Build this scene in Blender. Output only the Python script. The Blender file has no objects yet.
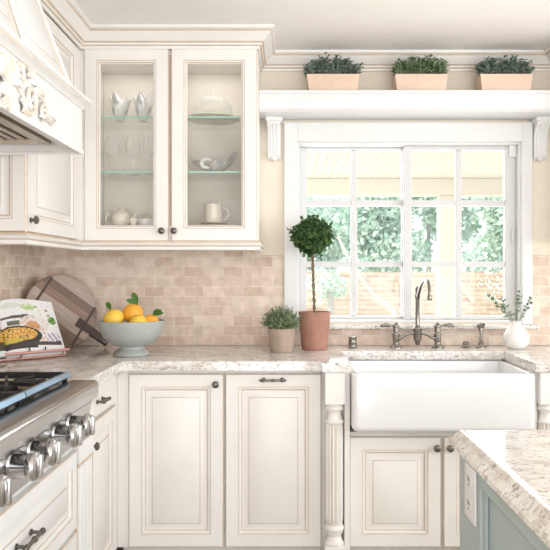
import bpy, bmesh, math, random
from mathutils import Vector, Matrix
random.seed(7)
PI = math.pi
S = bpy.context.scene
C = S.collection
CH = 1.287                      # eye height; principal point of the frame is (287, 273), focal 675 px of 550
def PX(px, Y): return (px - 287.0) * Y / 675.0
def PZ(py, Y): return CH - (py - 273.0) * Y / 675.0

# ------------------------------------------------------------------ materials
def newmat(name):
    m = bpy.data.materials.new(name); m.use_nodes = True
    nt = m.node_tree; nt.nodes.clear()
    out = nt.nodes.new('ShaderNodeOutputMaterial')
    return m, nt, out
def N(nt, t, **kw):
    n = nt.nodes.new(t)
    for k, v in kw.items():
        if k.startswith('i_'): n.inputs[k[2:].replace('_', ' ')].default_value = v
        else: setattr(n, k, v)
    return n
def L(nt, a, b): nt.links.new(a, b)
def ramp(nt, stops):
    r = nt.nodes.new('ShaderNodeValToRGB')
    e = r.color_ramp.elements
    while len(e) > 1: e.remove(e[0])
    e[0].position = stops[0][0]; e[0].color = (*stops[0][1], 1)
    for p, c in stops[1:]:
        x = e.new(p); x.color = (*c, 1)
    return r
def simple(name, col, rough=.45, metal=0, var=.05, scale=18, bump=0, bscale=60, spec=.5, coat=0):
    m, nt, out = newmat(name)
    p = N(nt, 'ShaderNodeBsdfPrincipled'); p.inputs['Roughness'].default_value = rough
    p.inputs['Metallic'].default_value = metal; p.inputs['Specular IOR Level'].default_value = spec
    p.inputs['Coat Weight'].default_value = coat
    tc = N(nt, 'ShaderNodeTexCoord')
    nz = N(nt, 'ShaderNodeTexNoise'); nz.inputs['Scale'].default_value = scale; nz.inputs['Detail'].default_value = 4
    L(nt, tc.outputs['Object'], nz.inputs['Vector'])
    r = ramp(nt, [(.3, tuple(max(0, c*(1-var)) for c in col)), (.7, tuple(min(1, c*(1+var)) for c in col))])
    L(nt, nz.outputs['Fac'], r.inputs['Fac']); L(nt, r.outputs['Color'], p.inputs['Base Color'])
    if bump:
        n2 = N(nt, 'ShaderNodeTexNoise'); n2.inputs['Scale'].default_value = bscale
        L(nt, tc.outputs['Object'], n2.inputs['Vector'])
        b = N(nt, 'ShaderNodeBump'); b.inputs['Strength'].default_value = bump; b.inputs['Distance'].default_value = .005
        L(nt, n2.outputs['Fac'], b.inputs['Height']); L(nt, b.outputs['Normal'], p.inputs['Normal'])
    L(nt, p.outputs['BSDF'], out.inputs['Surface'])
    return m
def glassmat(name, tint=(1, 1, 1), base=.04, edge=.5, rough=.02):
    m, nt, out = newmat(name)
    t = N(nt, 'ShaderNodeBsdfTransparent'); t.inputs['Color'].default_value = (*tint, 1)
    g = N(nt, 'ShaderNodeBsdfGlossy'); g.inputs['Roughness'].default_value = rough
    lw = N(nt, 'ShaderNodeLayerWeight'); lw.inputs['Blend'].default_value = .35
    mr = N(nt, 'ShaderNodeMapRange'); mr.inputs['To Min'].default_value = base; mr.inputs['To Max'].default_value = edge
    L(nt, lw.outputs['Facing'], mr.inputs['Value'])
    mx = N(nt, 'ShaderNodeMixShader'); L(nt, mr.outputs['Result'], mx.inputs['Fac'])
    L(nt, t.outputs['BSDF'], mx.inputs[1]); L(nt, g.outputs['BSDF'], mx.inputs[2]); L(nt, mx.outputs['Shader'], out.inputs['Surface'])
    return m
def tilemat(name, axis, c1, c2, mortar, w, h, msize=.004, rough=.6, off=(0, 0)):
    m, nt, out = newmat(name)
    p = N(nt, 'ShaderNodeBsdfPrincipled'); p.inputs['Roughness'].default_value = rough
    g = N(nt, 'ShaderNodeNewGeometry'); s = N(nt, 'ShaderNodeSeparateXYZ'); L(nt, g.outputs['Position'], s.inputs['Vector'])
    cb = N(nt, 'ShaderNodeCombineXYZ'); L(nt, s.outputs[axis], cb.inputs['X']); L(nt, s.outputs['Z'], cb.inputs['Y'])
    mp = N(nt, 'ShaderNodeMapping'); mp.inputs['Location'].default_value = (off[0], off[1], 0); L(nt, cb.outputs['Vector'], mp.inputs['Vector'])
    # slightly wobbly, tumbled tile edges
    nw = N(nt, 'ShaderNodeTexNoise'); nw.inputs['Scale'].default_value = 45; L(nt, mp.outputs['Vector'], nw.inputs['Vector'])
    wob = N(nt, 'ShaderNodeVectorMath', operation='SCALE'); wob.inputs['Scale'].default_value = w * .03
    L(nt, nw.outputs['Color'], wob.inputs[0])
    ad = N(nt, 'ShaderNodeVectorMath', operation='ADD'); L(nt, mp.outputs['Vector'], ad.inputs[0]); L(nt, wob.outputs['Vector'], ad.inputs[1])
    b = N(nt, 'ShaderNodeTexBrick'); b.inputs['Scale'].default_value = 1
    b.inputs['Brick Width'].default_value = w; b.inputs['Row Height'].default_value = h
    b.inputs['Mortar Size'].default_value = msize; b.inputs['Mortar Smooth'].default_value = .3; b.inputs['Bias'].default_value = -.1
    b.inputs['Color1'].default_value = (*c1, 1); b.inputs['Color2'].default_value = (*c2, 1); b.inputs['Mortar'].default_value = (*mortar, 1)
    L(nt, ad.outputs['Vector'], b.inputs['Vector'])
    nz = N(nt, 'ShaderNodeTexNoise'); nz.inputs['Scale'].default_value = 2.2 / w; nz.inputs['Detail'].default_value = 6; L(nt, mp.outputs['Vector'], nz.inputs['Vector'])
    r = ramp(nt, [(.3, (.86, .84, .82)), (.7, (1.1, 1.1, 1.1))]); L(nt, nz.outputs['Fac'], r.inputs['Fac'])
    mx = N(nt, 'ShaderNodeMix', data_type='RGBA', blend_type='MULTIPLY'); mx.inputs['Factor'].default_value = 1
    L(nt, b.outputs['Color'], mx.inputs['A']); L(nt, r.outputs['Color'], mx.inputs['B']); L(nt, mx.outputs['Result'], p.inputs['Base Color'])
    bp = N(nt, 'ShaderNodeBump'); bp.invert = True; bp.inputs['Strength'].default_value = .5; bp.inputs['Distance'].default_value = .003
    L(nt, b.outputs['Fac'], bp.inputs['Height']); L(nt, bp.outputs['Normal'], p.inputs['Normal'])
    L(nt, p.outputs['BSDF'], out.inputs['Surface'])
    return m
def granite(name):
    m, nt, out = newmat(name)
    p = N(nt, 'ShaderNodeBsdfPrincipled'); p.inputs['Roughness'].default_value = .09
    g = N(nt, 'ShaderNodeNewGeometry')
    mp = N(nt, 'ShaderNodeMapping'); mp.inputs['Scale'].default_value = (.75, 1.3, 1.2); mp.inputs['Rotation'].default_value = (0, 0, .15)
    L(nt, g.outputs['Position'], mp.inputs['Vector'])
    n1 = N(nt, 'ShaderNodeTexNoise'); n1.inputs['Scale'].default_value = 14; n1.inputs['Detail'].default_value = 8; n1.inputs['Roughness'].default_value = .7
    n2 = N(nt, 'ShaderNodeTexNoise'); n2.inputs['Scale'].default_value = 72; n2.inputs['Detail'].default_value = 5; n2.inputs['Roughness'].default_value = .65; n2.inputs['Distortion'].default_value = .8
    n3 = N(nt, 'ShaderNodeTexNoise'); n3.inputs['Scale'].default_value = 30; n3.inputs['Detail'].default_value = 6; n3.inputs['Distortion'].default_value = 1.4
    for n in (n1, n2, n3): L(nt, mp.outputs['Vector'], n.inputs['Vector'])
    r1 = ramp(nt, [(.30, (.50, .44, .39)), (.42, (.70, .655, .61)), (.55, (.80, .775, .745)), (.72, (.88, .87, .86))]); L(nt, n1.outputs['Fac'], r1.inputs['Fac'])
    r2 = ramp(nt, [(.555, (0, 0, 0)), (.63, (1, 1, 1))]); L(nt, n2.outputs['Fac'], r2.inputs['Fac'])
    r3 = ramp(nt, [(.57, (0, 0, 0)), (.68, (1, 1, 1))]); L(nt, n3.outputs['Fac'], r3.inputs['Fac'])
    m1 = N(nt, 'ShaderNodeMix', data_type='RGBA'); L(nt, r2.outputs['Color'], m1.inputs['Factor']); L(nt, r1.outputs['Color'], m1.inputs['A']); m1.inputs['B'].default_value = (.30, .27, .25, 1)
    m2 = N(nt, 'ShaderNodeMix', data_type='RGBA'); L(nt, r3.outputs['Color'], m2.inputs['Factor']); L(nt, m1.outputs['Result'], m2.inputs['A']); m2.inputs['B'].default_value = (.47, .42, .385, 1)
    L(nt, m2.outputs['Result'], p.inputs['Base Color']); L(nt, p.outputs['BSDF'], out.inputs['Surface'])
    return m
def woodstrips(name, cols, du, dv, freq, rough=.45):
    """planks glued side by side: colour bands along object axis given by vector du (local X/Z mix)"""
    m, nt, out = newmat(name)
    p = N(nt, 'ShaderNodeBsdfPrincipled'); p.inputs['Roughness'].default_value = rough
    g = N(nt, 'ShaderNodeNewGeometry')
    d = N(nt, 'ShaderNodeVectorMath', operation='DOT_PRODUCT'); d.inputs[1].default_value = du; L(nt, g.outputs['Position'], d.inputs[0])
    mu = N(nt, 'ShaderNodeMath', operation='MULTIPLY_ADD'); mu.inputs[1].default_value = freq; mu.inputs[2].default_value = 100.37; L(nt, d.outputs['Value'], mu.inputs[0])
    fl = N(nt, 'ShaderNodeMath', operation='FLOOR'); L(nt, mu.outputs[0], fl.inputs[0])
    wn = N(nt, 'ShaderNodeTexWhiteNoise', noise_dimensions='1D'); L(nt, fl.outputs[0], wn.inputs['W'])
    r = ramp(nt, [(i / (len(cols) - 1) if len(cols) > 1 else 0, c) for i, c in enumerate(cols)]); L(nt, wn.outputs['Value'], r.inputs['Fac'])
    d2 = N(nt, 'ShaderNodeVectorMath', operation='DOT_PRODUCT'); d2.inputs[1].default_value = dv; L(nt, g.outputs['Position'], d2.inputs[0])
    cb = N(nt, 'ShaderNodeCombineXYZ'); L(nt, d.outputs['Value'], cb.inputs['X']); L(nt, d2.outputs['Value'], cb.inputs['Y'])
    mp = N(nt, 'ShaderNodeMapping'); mp.inputs['Scale'].default_value = (160, 9, 1); L(nt, cb.outputs['Vector'], mp.inputs['Vector'])
    nz = N(nt, 'ShaderNodeTexNoise'); nz.inputs['Scale'].default_value = 1; nz.inputs['Detail'].default_value = 5; L(nt, mp.outputs['Vector'], nz.inputs['Vector'])
    r2 = ramp(nt, [(.3, (.75, .72, .7)), (.7, (1.15, 1.15, 1.15))]); L(nt, nz.outputs['Fac'], r2.inputs['Fac'])
    mx = N(nt, 'ShaderNodeMix', data_type='RGBA', blend_type='MULTIPLY'); mx.inputs['Factor'].default_value = 1
    L(nt, r.outputs['Color'], mx.inputs['A']); L(nt, r2.outputs['Color'], mx.inputs['B']); L(nt, mx.outputs['Result'], p.inputs['Base Color'])
    L(nt, p.outputs['BSDF'], out.inputs['Surface'])
    return m
def printmat(name):
    m, nt, out = newmat(name)
    p = N(nt, 'ShaderNodeBsdfPrincipled'); p.inputs['Roughness'].default_value = .3
    a = N(nt, 'ShaderNodeVertexColor', layer_name='print'); L(nt, a.outputs['Color'], p.inputs['Base Color'])
    L(nt, p.outputs['BSDF'], out.inputs['Surface'])
    return m
def brushed(name, col, rough=.28):
    m = simple(name, col, rough, 1.0, .06, 9)
    return m
def leafmat(name, c1, c2, rough=.5, trans=.25):
    m, nt, out = newmat(name)
    p = N(nt, 'ShaderNodeBsdfPrincipled'); p.inputs['Roughness'].default_value = rough
    g = N(nt, 'ShaderNodeNewGeometry')
    r = ramp(nt, [(0, c1), (1, c2)]); L(nt, g.outputs['Random Per Island'], r.inputs['Fac']); L(nt, r.outputs['Color'], p.inputs['Base Color'])
    t = N(nt, 'ShaderNodeBsdfTranslucent'); L(nt, r.outputs['Color'], t.inputs['Color'])
    mx = N(nt, 'ShaderNodeMixShader'); mx.inputs['Fac'].default_value = trans
    L(nt, p.outputs['BSDF'], mx.inputs[1]); L(nt, t.outputs['BSDF'], mx.inputs[2]); L(nt, mx.outputs['Shader'], out.inputs['Surface'])
    return m

M = {}
M['paint'] = simple('antique white cabinet paint', (.86, .83, .795), .38, var=.025, scale=6)
M['white'] = simple('bright white hood paint', (.82, .815, .80), .38, var=.02, scale=6)
M['glaze'] = simple('brown glaze in the grooves', (.62, .50, .39), .5, var=.1)
M['glazew'] = simple('pale glaze in the grooves', (.66, .58, .49), .5, var=.1)
M['trim'] = simple('white trim paint', (.755, .75, .738), .35, var=.015)
M['vinyl'] = simple('vinyl sash with backlit shade', (.66, .655, .65), .35, var=.01)  # vinyl tone, greyed further by backlit shade put into the colour
M['wall'] = simple('cream wall paint', (.82, .735, .615), .7, var=.02)
M['ceiling'] = simple('ceiling paint', (.91, .875, .845), .8, var=.015)
M['floor'] = woodstrips('greige floor boards', [(.52, .47, .42), (.6, .55, .5), (.56, .51, .47)], (1, 0, 0), (0, 1, 0), 8, .4)
M['tileb'] = tilemat('tumbled travertine tile', 'X', (.82, .69, .585), (.65, .495, .39), (.81, .735, .655), .102, .0508, .0028, off=(.02, -.914 + .0508 * 18))
M['tilel'] = tilemat('tumbled travertine tile side', 'Y', (.82, .69, .585), (.65, .495, .39), (.81, .735, .655), .102, .0508, .0028, off=(.05, -.914 + .0508 * 18))
M['granite'] = granite('speckled cream granite')
M['ceramic'] = simple('white fireclay', (.83, .83, .83), .12, var=.01, coat=.3)
M['china'] = simple('white china', (.86, .85, .82), .15, var=.01)
M['cream_china'] = simple('cream china', (.83, .77, .66), .2, var=.04)
M['silver'] = simple('silvery glazed leaf', (.70, .69, .67), .2, .2, .25, 30)
M['pewter'] = brushed('aged pewter hardware', (.17, .155, .14), .35)
M['nickel'] = brushed('brushed nickel', (.27, .25, .225), .26)
M['steel'] = brushed('stainless steel', (.49, .485, .48), .19)
M['blue_reflect'] = simple('steel edge with painted blue reflection', (.33, .49, .66), .3, .75, .15, 7)  # blue reflection on the grate rails put into the base colour
M['iron'] = simple('black cast iron', (.018, .018, .02), .5, 0, .2)
M['enamel'] = simple('black enamel', (.02, .02, .024), .2)
M['liner'] = brushed('hood liner steel', (.42, .38, .33), .38)
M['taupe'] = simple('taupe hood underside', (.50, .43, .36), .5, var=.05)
M['terra'] = simple('terracotta', (.41, .21, .155), .8, var=.14, scale=14, bump=.15)
M['terra_pale'] = simple('pale terracotta', (.74, .55, .435), .8, var=.06, scale=14)
M['clay_grey'] = simple('greyish clay', (.44, .345, .275), .85, var=.1, scale=16, bump=.15)
M['soil'] = simple('potting soil', (.05, .035, .025), .95, var=.3, scale=60, bump=.6)
M['stem'] = simple('woody stem', (.16, .115, .06), .8, var=.25, scale=40, bump=.4)
M['leaf_dark'] = leafmat('dark ivy leaves', (.022, .065, .015), (.10, .19, .055))
M['leaf_box'] = leafmat('boxwood leaves', (.07, .12, .06), (.28, .38, .20))
M['leaf_blue'] = leafmat('blue green leaves', (.065, .105, .075), (.33, .41, .33))
M['leaf_sage'] = leafmat('sage green leaves', (.10, .16, .07), (.36, .44, .26))
M['leaf_euc'] = leafmat('eucalyptus leaves', (.10, .17, .10), (.36, .42, .32))
M['leaf_cit'] = leafmat('citrus leaves', (.03, .10, .01), (.10, .24, .03))
M['orange'] = simple('orange peel', (.90, .42, .04), .42, var=.06, scale=10, bump=.2, bscale=160)
M['lemon'] = simple('yellow orange peel', (.92, .60, .08), .42, var=.06, scale=10, bump=.2, bscale=160)
M['bowl'] = simple('pale grey green glazed bowl', (.43, .455, .435), .3, var=.03)
M['pane'] = glassmat('window pane', (1, 1, 1), .012, .3)
M['cabglass'] = glassmat('cabinet glass', (1, 1, 1), .008, .3)
M['shelfglass'] = glassmat('glass shelf', (.985, 1, .99), .02, .25)
M['glassedge'] = simple('green glass edge', (.42, .66, .56), .15)
M['crystal'] = glassmat('clear crystal', (1, 1, 1), .025, .55)
_nt = M['crystal'].node_tree; _mx = [n for n in _nt.nodes if n.type == 'MIX_SHADER'][0]
_p = N(_nt, 'ShaderNodeBsdfPrincipled'); _p.inputs['Base Color'].default_value = (.9, .92, .9, 1); _p.inputs['Roughness'].default_value = .08
L(_nt, _p.outputs['BSDF'], _mx.inputs[2])
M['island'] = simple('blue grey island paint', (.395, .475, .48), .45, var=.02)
M['islanddark'] = simple('dark blue grey groove', (.16, .22, .25), .5)  # darker blue grey for the island panel grooves
M['plate'] = simple('pale outlet plastic', (.76, .76, .78), .35, var=.01)
M['slot'] = simple('dark slot', (.04, .04, .045), .5)
M['paper'] = simple('page paper', (.86, .86, .84), .5, var=.01)
M['print'] = printmat('printed pages')
M['pink'] = simple('rosy copper stand', (.62, .33, .29), .3, .3)
M['blackwire'] = simple('dark wire', (.05, .045, .045), .4, .6)
M['mix'] = simple('cabinet inside paint', (.80, .755, .68), .5, var=.02)
WU = Vector((.76, .65, 0)).normalized(); WV = Vector((0, 0, 1))
hd = (WU * .80 - WV * .60).normalized(); hp = (WU * .60 + WV * .80).normalized()
M['board'] = woodstrips('mixed wood strips', [(.22, .135, .09), (.50, .40, .345), (.27, .17, .12), (.16, .095, .065), (.43, .33, .275)], tuple(hp), tuple(hd), 24, .4)
M['boarddark'] = simple('dark walnut handle', (.065, .042, .03), .6, var=.2, scale=30)
M['patio'] = simple('pale patio paving', (.70, .66, .58), .8, var=.06, scale=2)
M['porchpaint'] = simple('cream porch paint', (.86, .82, .74), .6, var=.01)
M['brick'] = tilemat('garden wall brick', 'X', (.40, .30, .23), (.50, .40, .31), (.57, .49, .41), .42, .14, .016)
M['garden_leaf'] = leafmat('sunlit garden leaves', (.36, .54, .44), (.74, .83, .72), .6, .4)
M['garden_leaf2'] = leafmat('pale garden leaves', (.46, .62, .53), (.80, .87, .79), .6, .4)
M['bark'] = simple('grey bark', (.40, .38, .35), .9, var=.15, scale=8)
M['lampglass'] = simple('white lamp glass', (.9, .9, .88), .4)

# ------------------------------------------------------------------ mesh builder
class B:
    def __init__(s, M0=None): s.v = []; s.f = []; s.m = []; s.M = M0
    def add(s, vs, fs, mi=0):
        o = len(s.v)
        for p in vs:
            p = Vector(p)
            if s.M is not None: p = s.M @ p
            s.v.append(p)
        for f in fs: s.f.append([i + o for i in f]); s.m.append(mi)
    def bmesh(s, bm, mi=0):
        bm.verts.ensure_lookup_table(); bm.verts.index_update()
        s.add([v.co.copy() for v in bm.verts], [[v.index for v in f.verts] for f in bm.faces], mi); bm.free()
    def box(s, x0, x1, y0, y1, z0, z1, mi=0, bev=0, seg=1):
        bm = bmesh.new(); bmesh.ops.create_cube(bm, size=1)
        for v in bm.verts: v.co = Vector(((x0 + x1) / 2 + v.co.x * (x1 - x0), (y0 + y1) / 2 + v.co.y * (y1 - y0), (z0 + z1) / 2 + v.co.z * (z1 - z0)))
        if bev: bmesh.ops.bevel(bm, geom=list(bm.edges), offset=bev, segments=seg, affect='EDGES', profile=.5)
        s.bmesh(bm, mi); return s
    def lathe(s, prof, c=(0, 0, 0), axis=(0, 0, 1), n=28, mi=0, rmod=None):
        az = Vector(axis).normalized(); ax = az.orthogonal().normalized()
        if abs(az.z) > .99: ax = Vector((1, 0, 0))
        ay = az.cross(ax); c = Vector(c); vs = []; fs = []
        for r, h in prof:
            for k in range(n):
                a = 2 * PI * k / n; rr = r * (rmod(a, h) if rmod else 1)
                vs.append(c + az * h + ax * math.cos(a) * rr + ay * math.sin(a) * rr)
        for i in range(len(prof) - 1):
            for k in range(n):
                a, b = i * n + k, i * n + (k + 1) % n
                fs.append([a, b, b + n, a + n])
        if prof[0][0] > 1e-5: fs.append(list(range(n))[::-1])
        if prof[-1][0] > 1e-5: fs.append([(len(prof) - 1) * n + k for k in range(n)])
        s.add(vs, fs, mi); return s
    def tube(s, pts, r, n=10, mi=0, flat=None):
        pts = [Vector(p) for p in pts]; K = len(pts)
        rs = r if isinstance(r, (list, tuple)) else [r] * K
        t0 = (pts[1] - pts[0]).normalized(); u = t0.orthogonal().normalized(); vs = []; fs = []
        for i, p in enumerate(pts):
            t = (pts[min(i + 1, K - 1)] - pts[max(i - 1, 0)]).normalized()
            u = (u - t * u.dot(t)).normalized(); w = t.cross(u)
            for k in range(n):
                a = 2 * PI * k / n; vs.append(p + (u * math.cos(a) + w * math.sin(a)) * rs[i])
        for i in range(K - 1):
            for k in range(n):
                a, b = i * n + k, i * n + (k + 1) % n
                fs.append([a, b, b + n, a + n])
        fs.append(list(range(n))[::-1]); fs.append([(K - 1) * n + k for k in range(n)])
        s.add(vs, fs, mi); return s
    def prism(s, poly, o, U, V, W, d, mi=0):
        """2D polygon (u,v) extruded by d along W"""
        o, U, V, W = map(Vector, (o, U, V, W)); n = len(poly)
        vs = [o + U * a + V * b for a, b in poly] + [o + U * a + V * b + W * d for a, b in poly]
        fs = [list(range(n))[::-1], [n + i for i in range(n)]] + [[i, (i + 1) % n, n + (i + 1) % n, n + i] for i in range(n)]
        s.add(vs, fs, mi); return s
    def rings(s, o, U, V, W, w, h, steps, hole=False):
        """concentric rectangles: steps = (inset, out, material of the band that leads here)"""
        o, U, V, W = map(Vector, (o, U, V, W)); vs = []; fs = []; ms = []
        for ins, d, mi in steps:
            for a, b in ((ins, ins), (w - ins, ins), (w - ins, h - ins), (ins, h - ins)): vs.append(o + U * a + V * b + W * d)
        K = len(steps)
        for i in range(K - 1):
            for k in range(4):
                a, b = i * 4 + k, i * 4 + (k + 1) % 4
                s_f = [a, b, b + 4, a + 4]; fs.append(s_f); ms.append(steps[i + 1][2])
        if hole:
            for k in range(4):
                a, b = (K - 1) * 4 + k, (K - 1) * 4 + (k + 1) % 4
                fs.append([a, b, (k + 1) % 4, k]); ms.append(0)
        else:
            fs.append([(K - 1) * 4 + k for k in range(4)]); ms.append(0)
            fs.append([3, 2, 1, 0]); ms.append(0)
        off = len(s.v); s.add(vs, [], 0)
        for f, m_ in zip(fs, ms): s.f.append([i + off for i in f]); s.m.append(m_)
        return s
    def sweep(s, path, prof, mi=None, mats=None):
        """profile (out, z) swept along an XY polyline, out = right of the travel direction, mitred"""
        path = [Vector((p[0], p[1], 0)) for p in path]; K = len(path); n = len(prof); vs = []; fs = []; ms = []
        nr = []
        for i in range(K - 1):
            d = (path[i + 1] - path[i]).normalized(); nr.append(Vector((d.y, -d.x, 0)))
        for i, p in enumerate(path):
            if i == 0: q = nr[0]
            elif i == K - 1: q = nr[-1]
            else:
                q = (nr[i - 1] + nr[i]); q = q / max(.2, q.dot(nr[i]))
            for a, z in prof: vs.append(p + q * a + Vector((0, 0, z)))
        for i in range(K - 1):
            for k in range(n):
                a, b = i * n + k, i * n + (k + 1) % n
                fs.append([a, a + n, b + n, b]); ms.append(mats[k] if mats else (mi or 0))
        fs.append(list(range(n))); ms.append(0); fs.append([(K - 1) * n + k for k in range(n)][::-1]); ms.append(0)
        off = len(s.v); s.add(vs, [], 0)
        for f, m_ in zip(fs, ms): s.f.append([i + off for i in f]); s.m.append(m_)
        return s
    def leaf(s, p, d, up, ln, wd, mi=0, fold=.25, bend=.15):
        p = Vector(p); d = Vector(d).normalized(); up = Vector(up); sd = d.cross(up)
        if sd.length < 1e-3: sd = d.orthogonal()
        sd.normalize(); nn = sd.cross(d)
        a = p + d * ln * .5 - nn * ln * bend * .3; t = p + d * ln - nn * ln * bend
        l = p + d * ln * .42 + sd * wd * .5 + nn * wd * fold; r = p + d * ln * .42 - sd * wd * .5 + nn * wd * fold
        s.add([p, r, t, l, a], [[0, 1, 4], [1, 2, 4], [2, 3, 4], [3, 0, 4]], mi); return s

def wloc(o):
    v = Vector((0, 0, 0))
    while o is not None: v += o.location; o = o.parent
    return v
def obj(name, b, mats, parent=None, smooth=True, angle=35, recalc=True):
    me = bpy.data.meshes.new(name)
    if parent is None:
        xs = [v.x for v in b.v]; ys = [v.y for v in b.v]; zs = [v.z for v in b.v]
        org = Vector(((min(xs) + max(xs)) / 2, (min(ys) + max(ys)) / 2, min(zs))); off = org
    else: org = Vector((0, 0, 0)); off = wloc(parent)
    me.from_pydata([tuple(v - off) for v in b.v], [], b.f)
    if not isinstance(mats, (list, tuple)): mats = [mats]
    for m in mats: me.materials.append(M[m] if isinstance(m, str) else m)
    me.polygons.foreach_set('material_index', b.m)
    if recalc:
        bm = bmesh.new(); bm.from_mesh(me); bmesh.ops.recalc_face_normals(bm, faces=bm.faces); bm.to_mesh(me); bm.free()
    if smooth:
        me.shade_smooth(); me.set_sharp_from_angle(angle=math.radians(angle))
    me.update()
    o = bpy.data.objects.new(name, me); C.objects.link(o); o.location = org
    if parent is not None: o.parent = parent
    return o
def tag(o, label, cat, group=None, kind=None):
    o['label'] = label; o['category'] = cat
    if group: o['group'] = group
    if kind: o['kind'] = kind
    return o
def thing(name, label, cat, loc, group=None):
    o = bpy.data.objects.new(name, None); C.objects.link(o); o.location = Vector(loc); o.empty_display_size = .05
    return tag(o, label, cat, group)
def struct(name, b, mats, parent=None, label=None, cat=None, **kw):
    o = obj(name, b, mats, parent, **kw); o['kind'] = 'structure'
    if label: o['label'] = label
    if cat: o['category'] = cat
    return o
def copy_tree(o, parent=None):
    c = o.copy(); C.objects.link(c)
    if parent is not None: c.parent = parent
    for ch in [x for x in o.children]: copy_tree(ch, c)
    return c

# ------------------------------------------------------------------ the room
WX, WY, CEIL = -1.285, 3.5, 2.42
RX, RY = 3.3, -2.6
struct('floor', B().box(WX, RX, RY, WY, -.05, 0), 'floor', label='greige board floor of the kitchen', cat='floor')
struct('ceiling', B().box(WX - .15, RX + .15, RY - .15, WY + .15, CEIL, CEIL + .1), 'ceiling', label='plain pale ceiling', cat='ceiling')
struct('wall_left', B().box(WX - .15, WX, RY, WY + .15, -.05, CEIL), 'wall', label='cream wall behind range and hood', cat='wall')
OX0, OX1, OZ0, OZ1 = .045, 1.222, 1.03, 1.975
w = B()
w.box(WX, OX0, WY, WY + .15, -.05, CEIL); w.box(OX1, RX, WY, WY + .15, -.05, CEIL)
w.box(OX0, OX1, WY, WY + .15, -.05, OZ0); w.box(OX0, OX1, WY, WY + .15, OZ1, CEIL)
struct('wall_back', w, 'wall', label='cream wall with the kitchen window', cat='wall')
# right wall with a wide window opening, rear wall with a garden door opening (behind the camera)
w = B(); w.box(RX, RX + .15, RY, -.9, -.05, CEIL); w.box(RX, RX + .15, 2.5, WY + .15, -.05, CEIL)
w.box(RX, RX + .15, -.9, 2.5, -.05, .85); w.box(RX, RX + .15, -.9, 2.5, 2.25, CEIL)
struct('wall_right', w, 'wall', label='cream wall with the wide side window', cat='wall')
w = B(); w.box(WX, -.9, RY - .15, RY, -.05, CEIL); w.box(2.7, RX, RY - .15, RY, -.05, CEIL); w.box(-.9, 2.7, RY - .15, RY, 2.25, CEIL)
struct('wall_rear', w, 'wall', label='cream wall with the wide garden door opening', cat='wall')

# tile backsplash, back and left
bsz = PZ(258, 3.49)
w = B(); w.box(WX + .01, -.138, 3.49, WY, .914, 1.43); w.box(-.138, -.012, 3.49, WY, .914, bsz); w.box(-.012, 1.26, 3.49, WY, .914, 1.0); w.box(1.26, 2.4, 3.49, WY, .914, bsz)
struct('wall_back_tiles', w, 'tileb', label='tumbled travertine brick tiles on the window wall', cat='backsplash')
struct('wall_left_tiles', B().box(WX, WX + .01, 1.0, WY, .914, 1.72), 'tilel', label='tumbled travertine brick tiles behind the range', cat='backsplash')
w = B(); w.box(-.134, -.016, 3.483, WY, bsz, bsz + .014, 0, .003); w.box(1.264, 2.4, 3.483, WY, bsz, bsz + .014, 0, .003)
struct('trim_1', w, M['tileb'], label='narrow stone cap on the tile', cat='trim')

# crown mouldings
CB = 2.332
crown = [(0, CB), (.010, CB), (.012, CB + .012), (.020, CB + .016), (.022, CB + .024), (.030, CB + .030), (.048, CB + .052), (.066, CB + .064), (.070, CB + .072), (.080, CB + .076), (.080, CEIL), (0, CEIL)]
cm = [0, 0, 1, 0, 1, 0, 0, 1, 0, 0, 0, 0]
UX, UY, GX1 = -.967, 3.155, -.138          # door planes of the upper cabinets, right side of the glazed one
RC0 = 1.385                                 # left side of the cabinet beyond the window
b = B().sweep([(WX, 2.49), (UX, 2.49), (UX, UY), (GX1, UY), (GX1, 3.42), (GX1, WY)][::1], crown, mats=cm)
struct('trim_2', b, ['paint', 'glaze'], label='crown moulding over the upper cabinets', cat='crown moulding')
b = B().sweep([(GX1, WY), (RC0, WY)], [(o_ * .9, z_) for o_, z_ in crown], mats=cm)
struct('trim_3', b, ['paint', 'glaze'], label='crown moulding above the window shelf', cat='crown moulding')
b = B().sweep([(RC0, WY), (RC0, UY), (2.4, UY)], crown, mats=cm)
struct('trim_4', b, ['paint', 'glaze'], label='crown moulding over the right upper cabinet', cat='crown moulding')
# light rail under the uppers
RB = 1.392
rail = [(0, RB), (.004, RB), (.010, RB + .004), (.010, RB + .018), (.016, RB + .022), (.020, RB + .030), (.014, RB + .036), (.014, RB + .044), (0, RB + .046), (-.02, RB + .046), (-.02, RB)]
rm = [0, 0, 0, 1, 0, 0, 1, 0, 0, 0, 0]
b = B().sweep([(WX, 2.49), (UX, 2.49), (UX, UY), (GX1, UY), (GX1, WY)], rail, mats=rm)
struct('trim_5', b, ['paint', 'glaze'], label='light rail moulding beneath the upper cabinets', cat='moulding')

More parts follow.
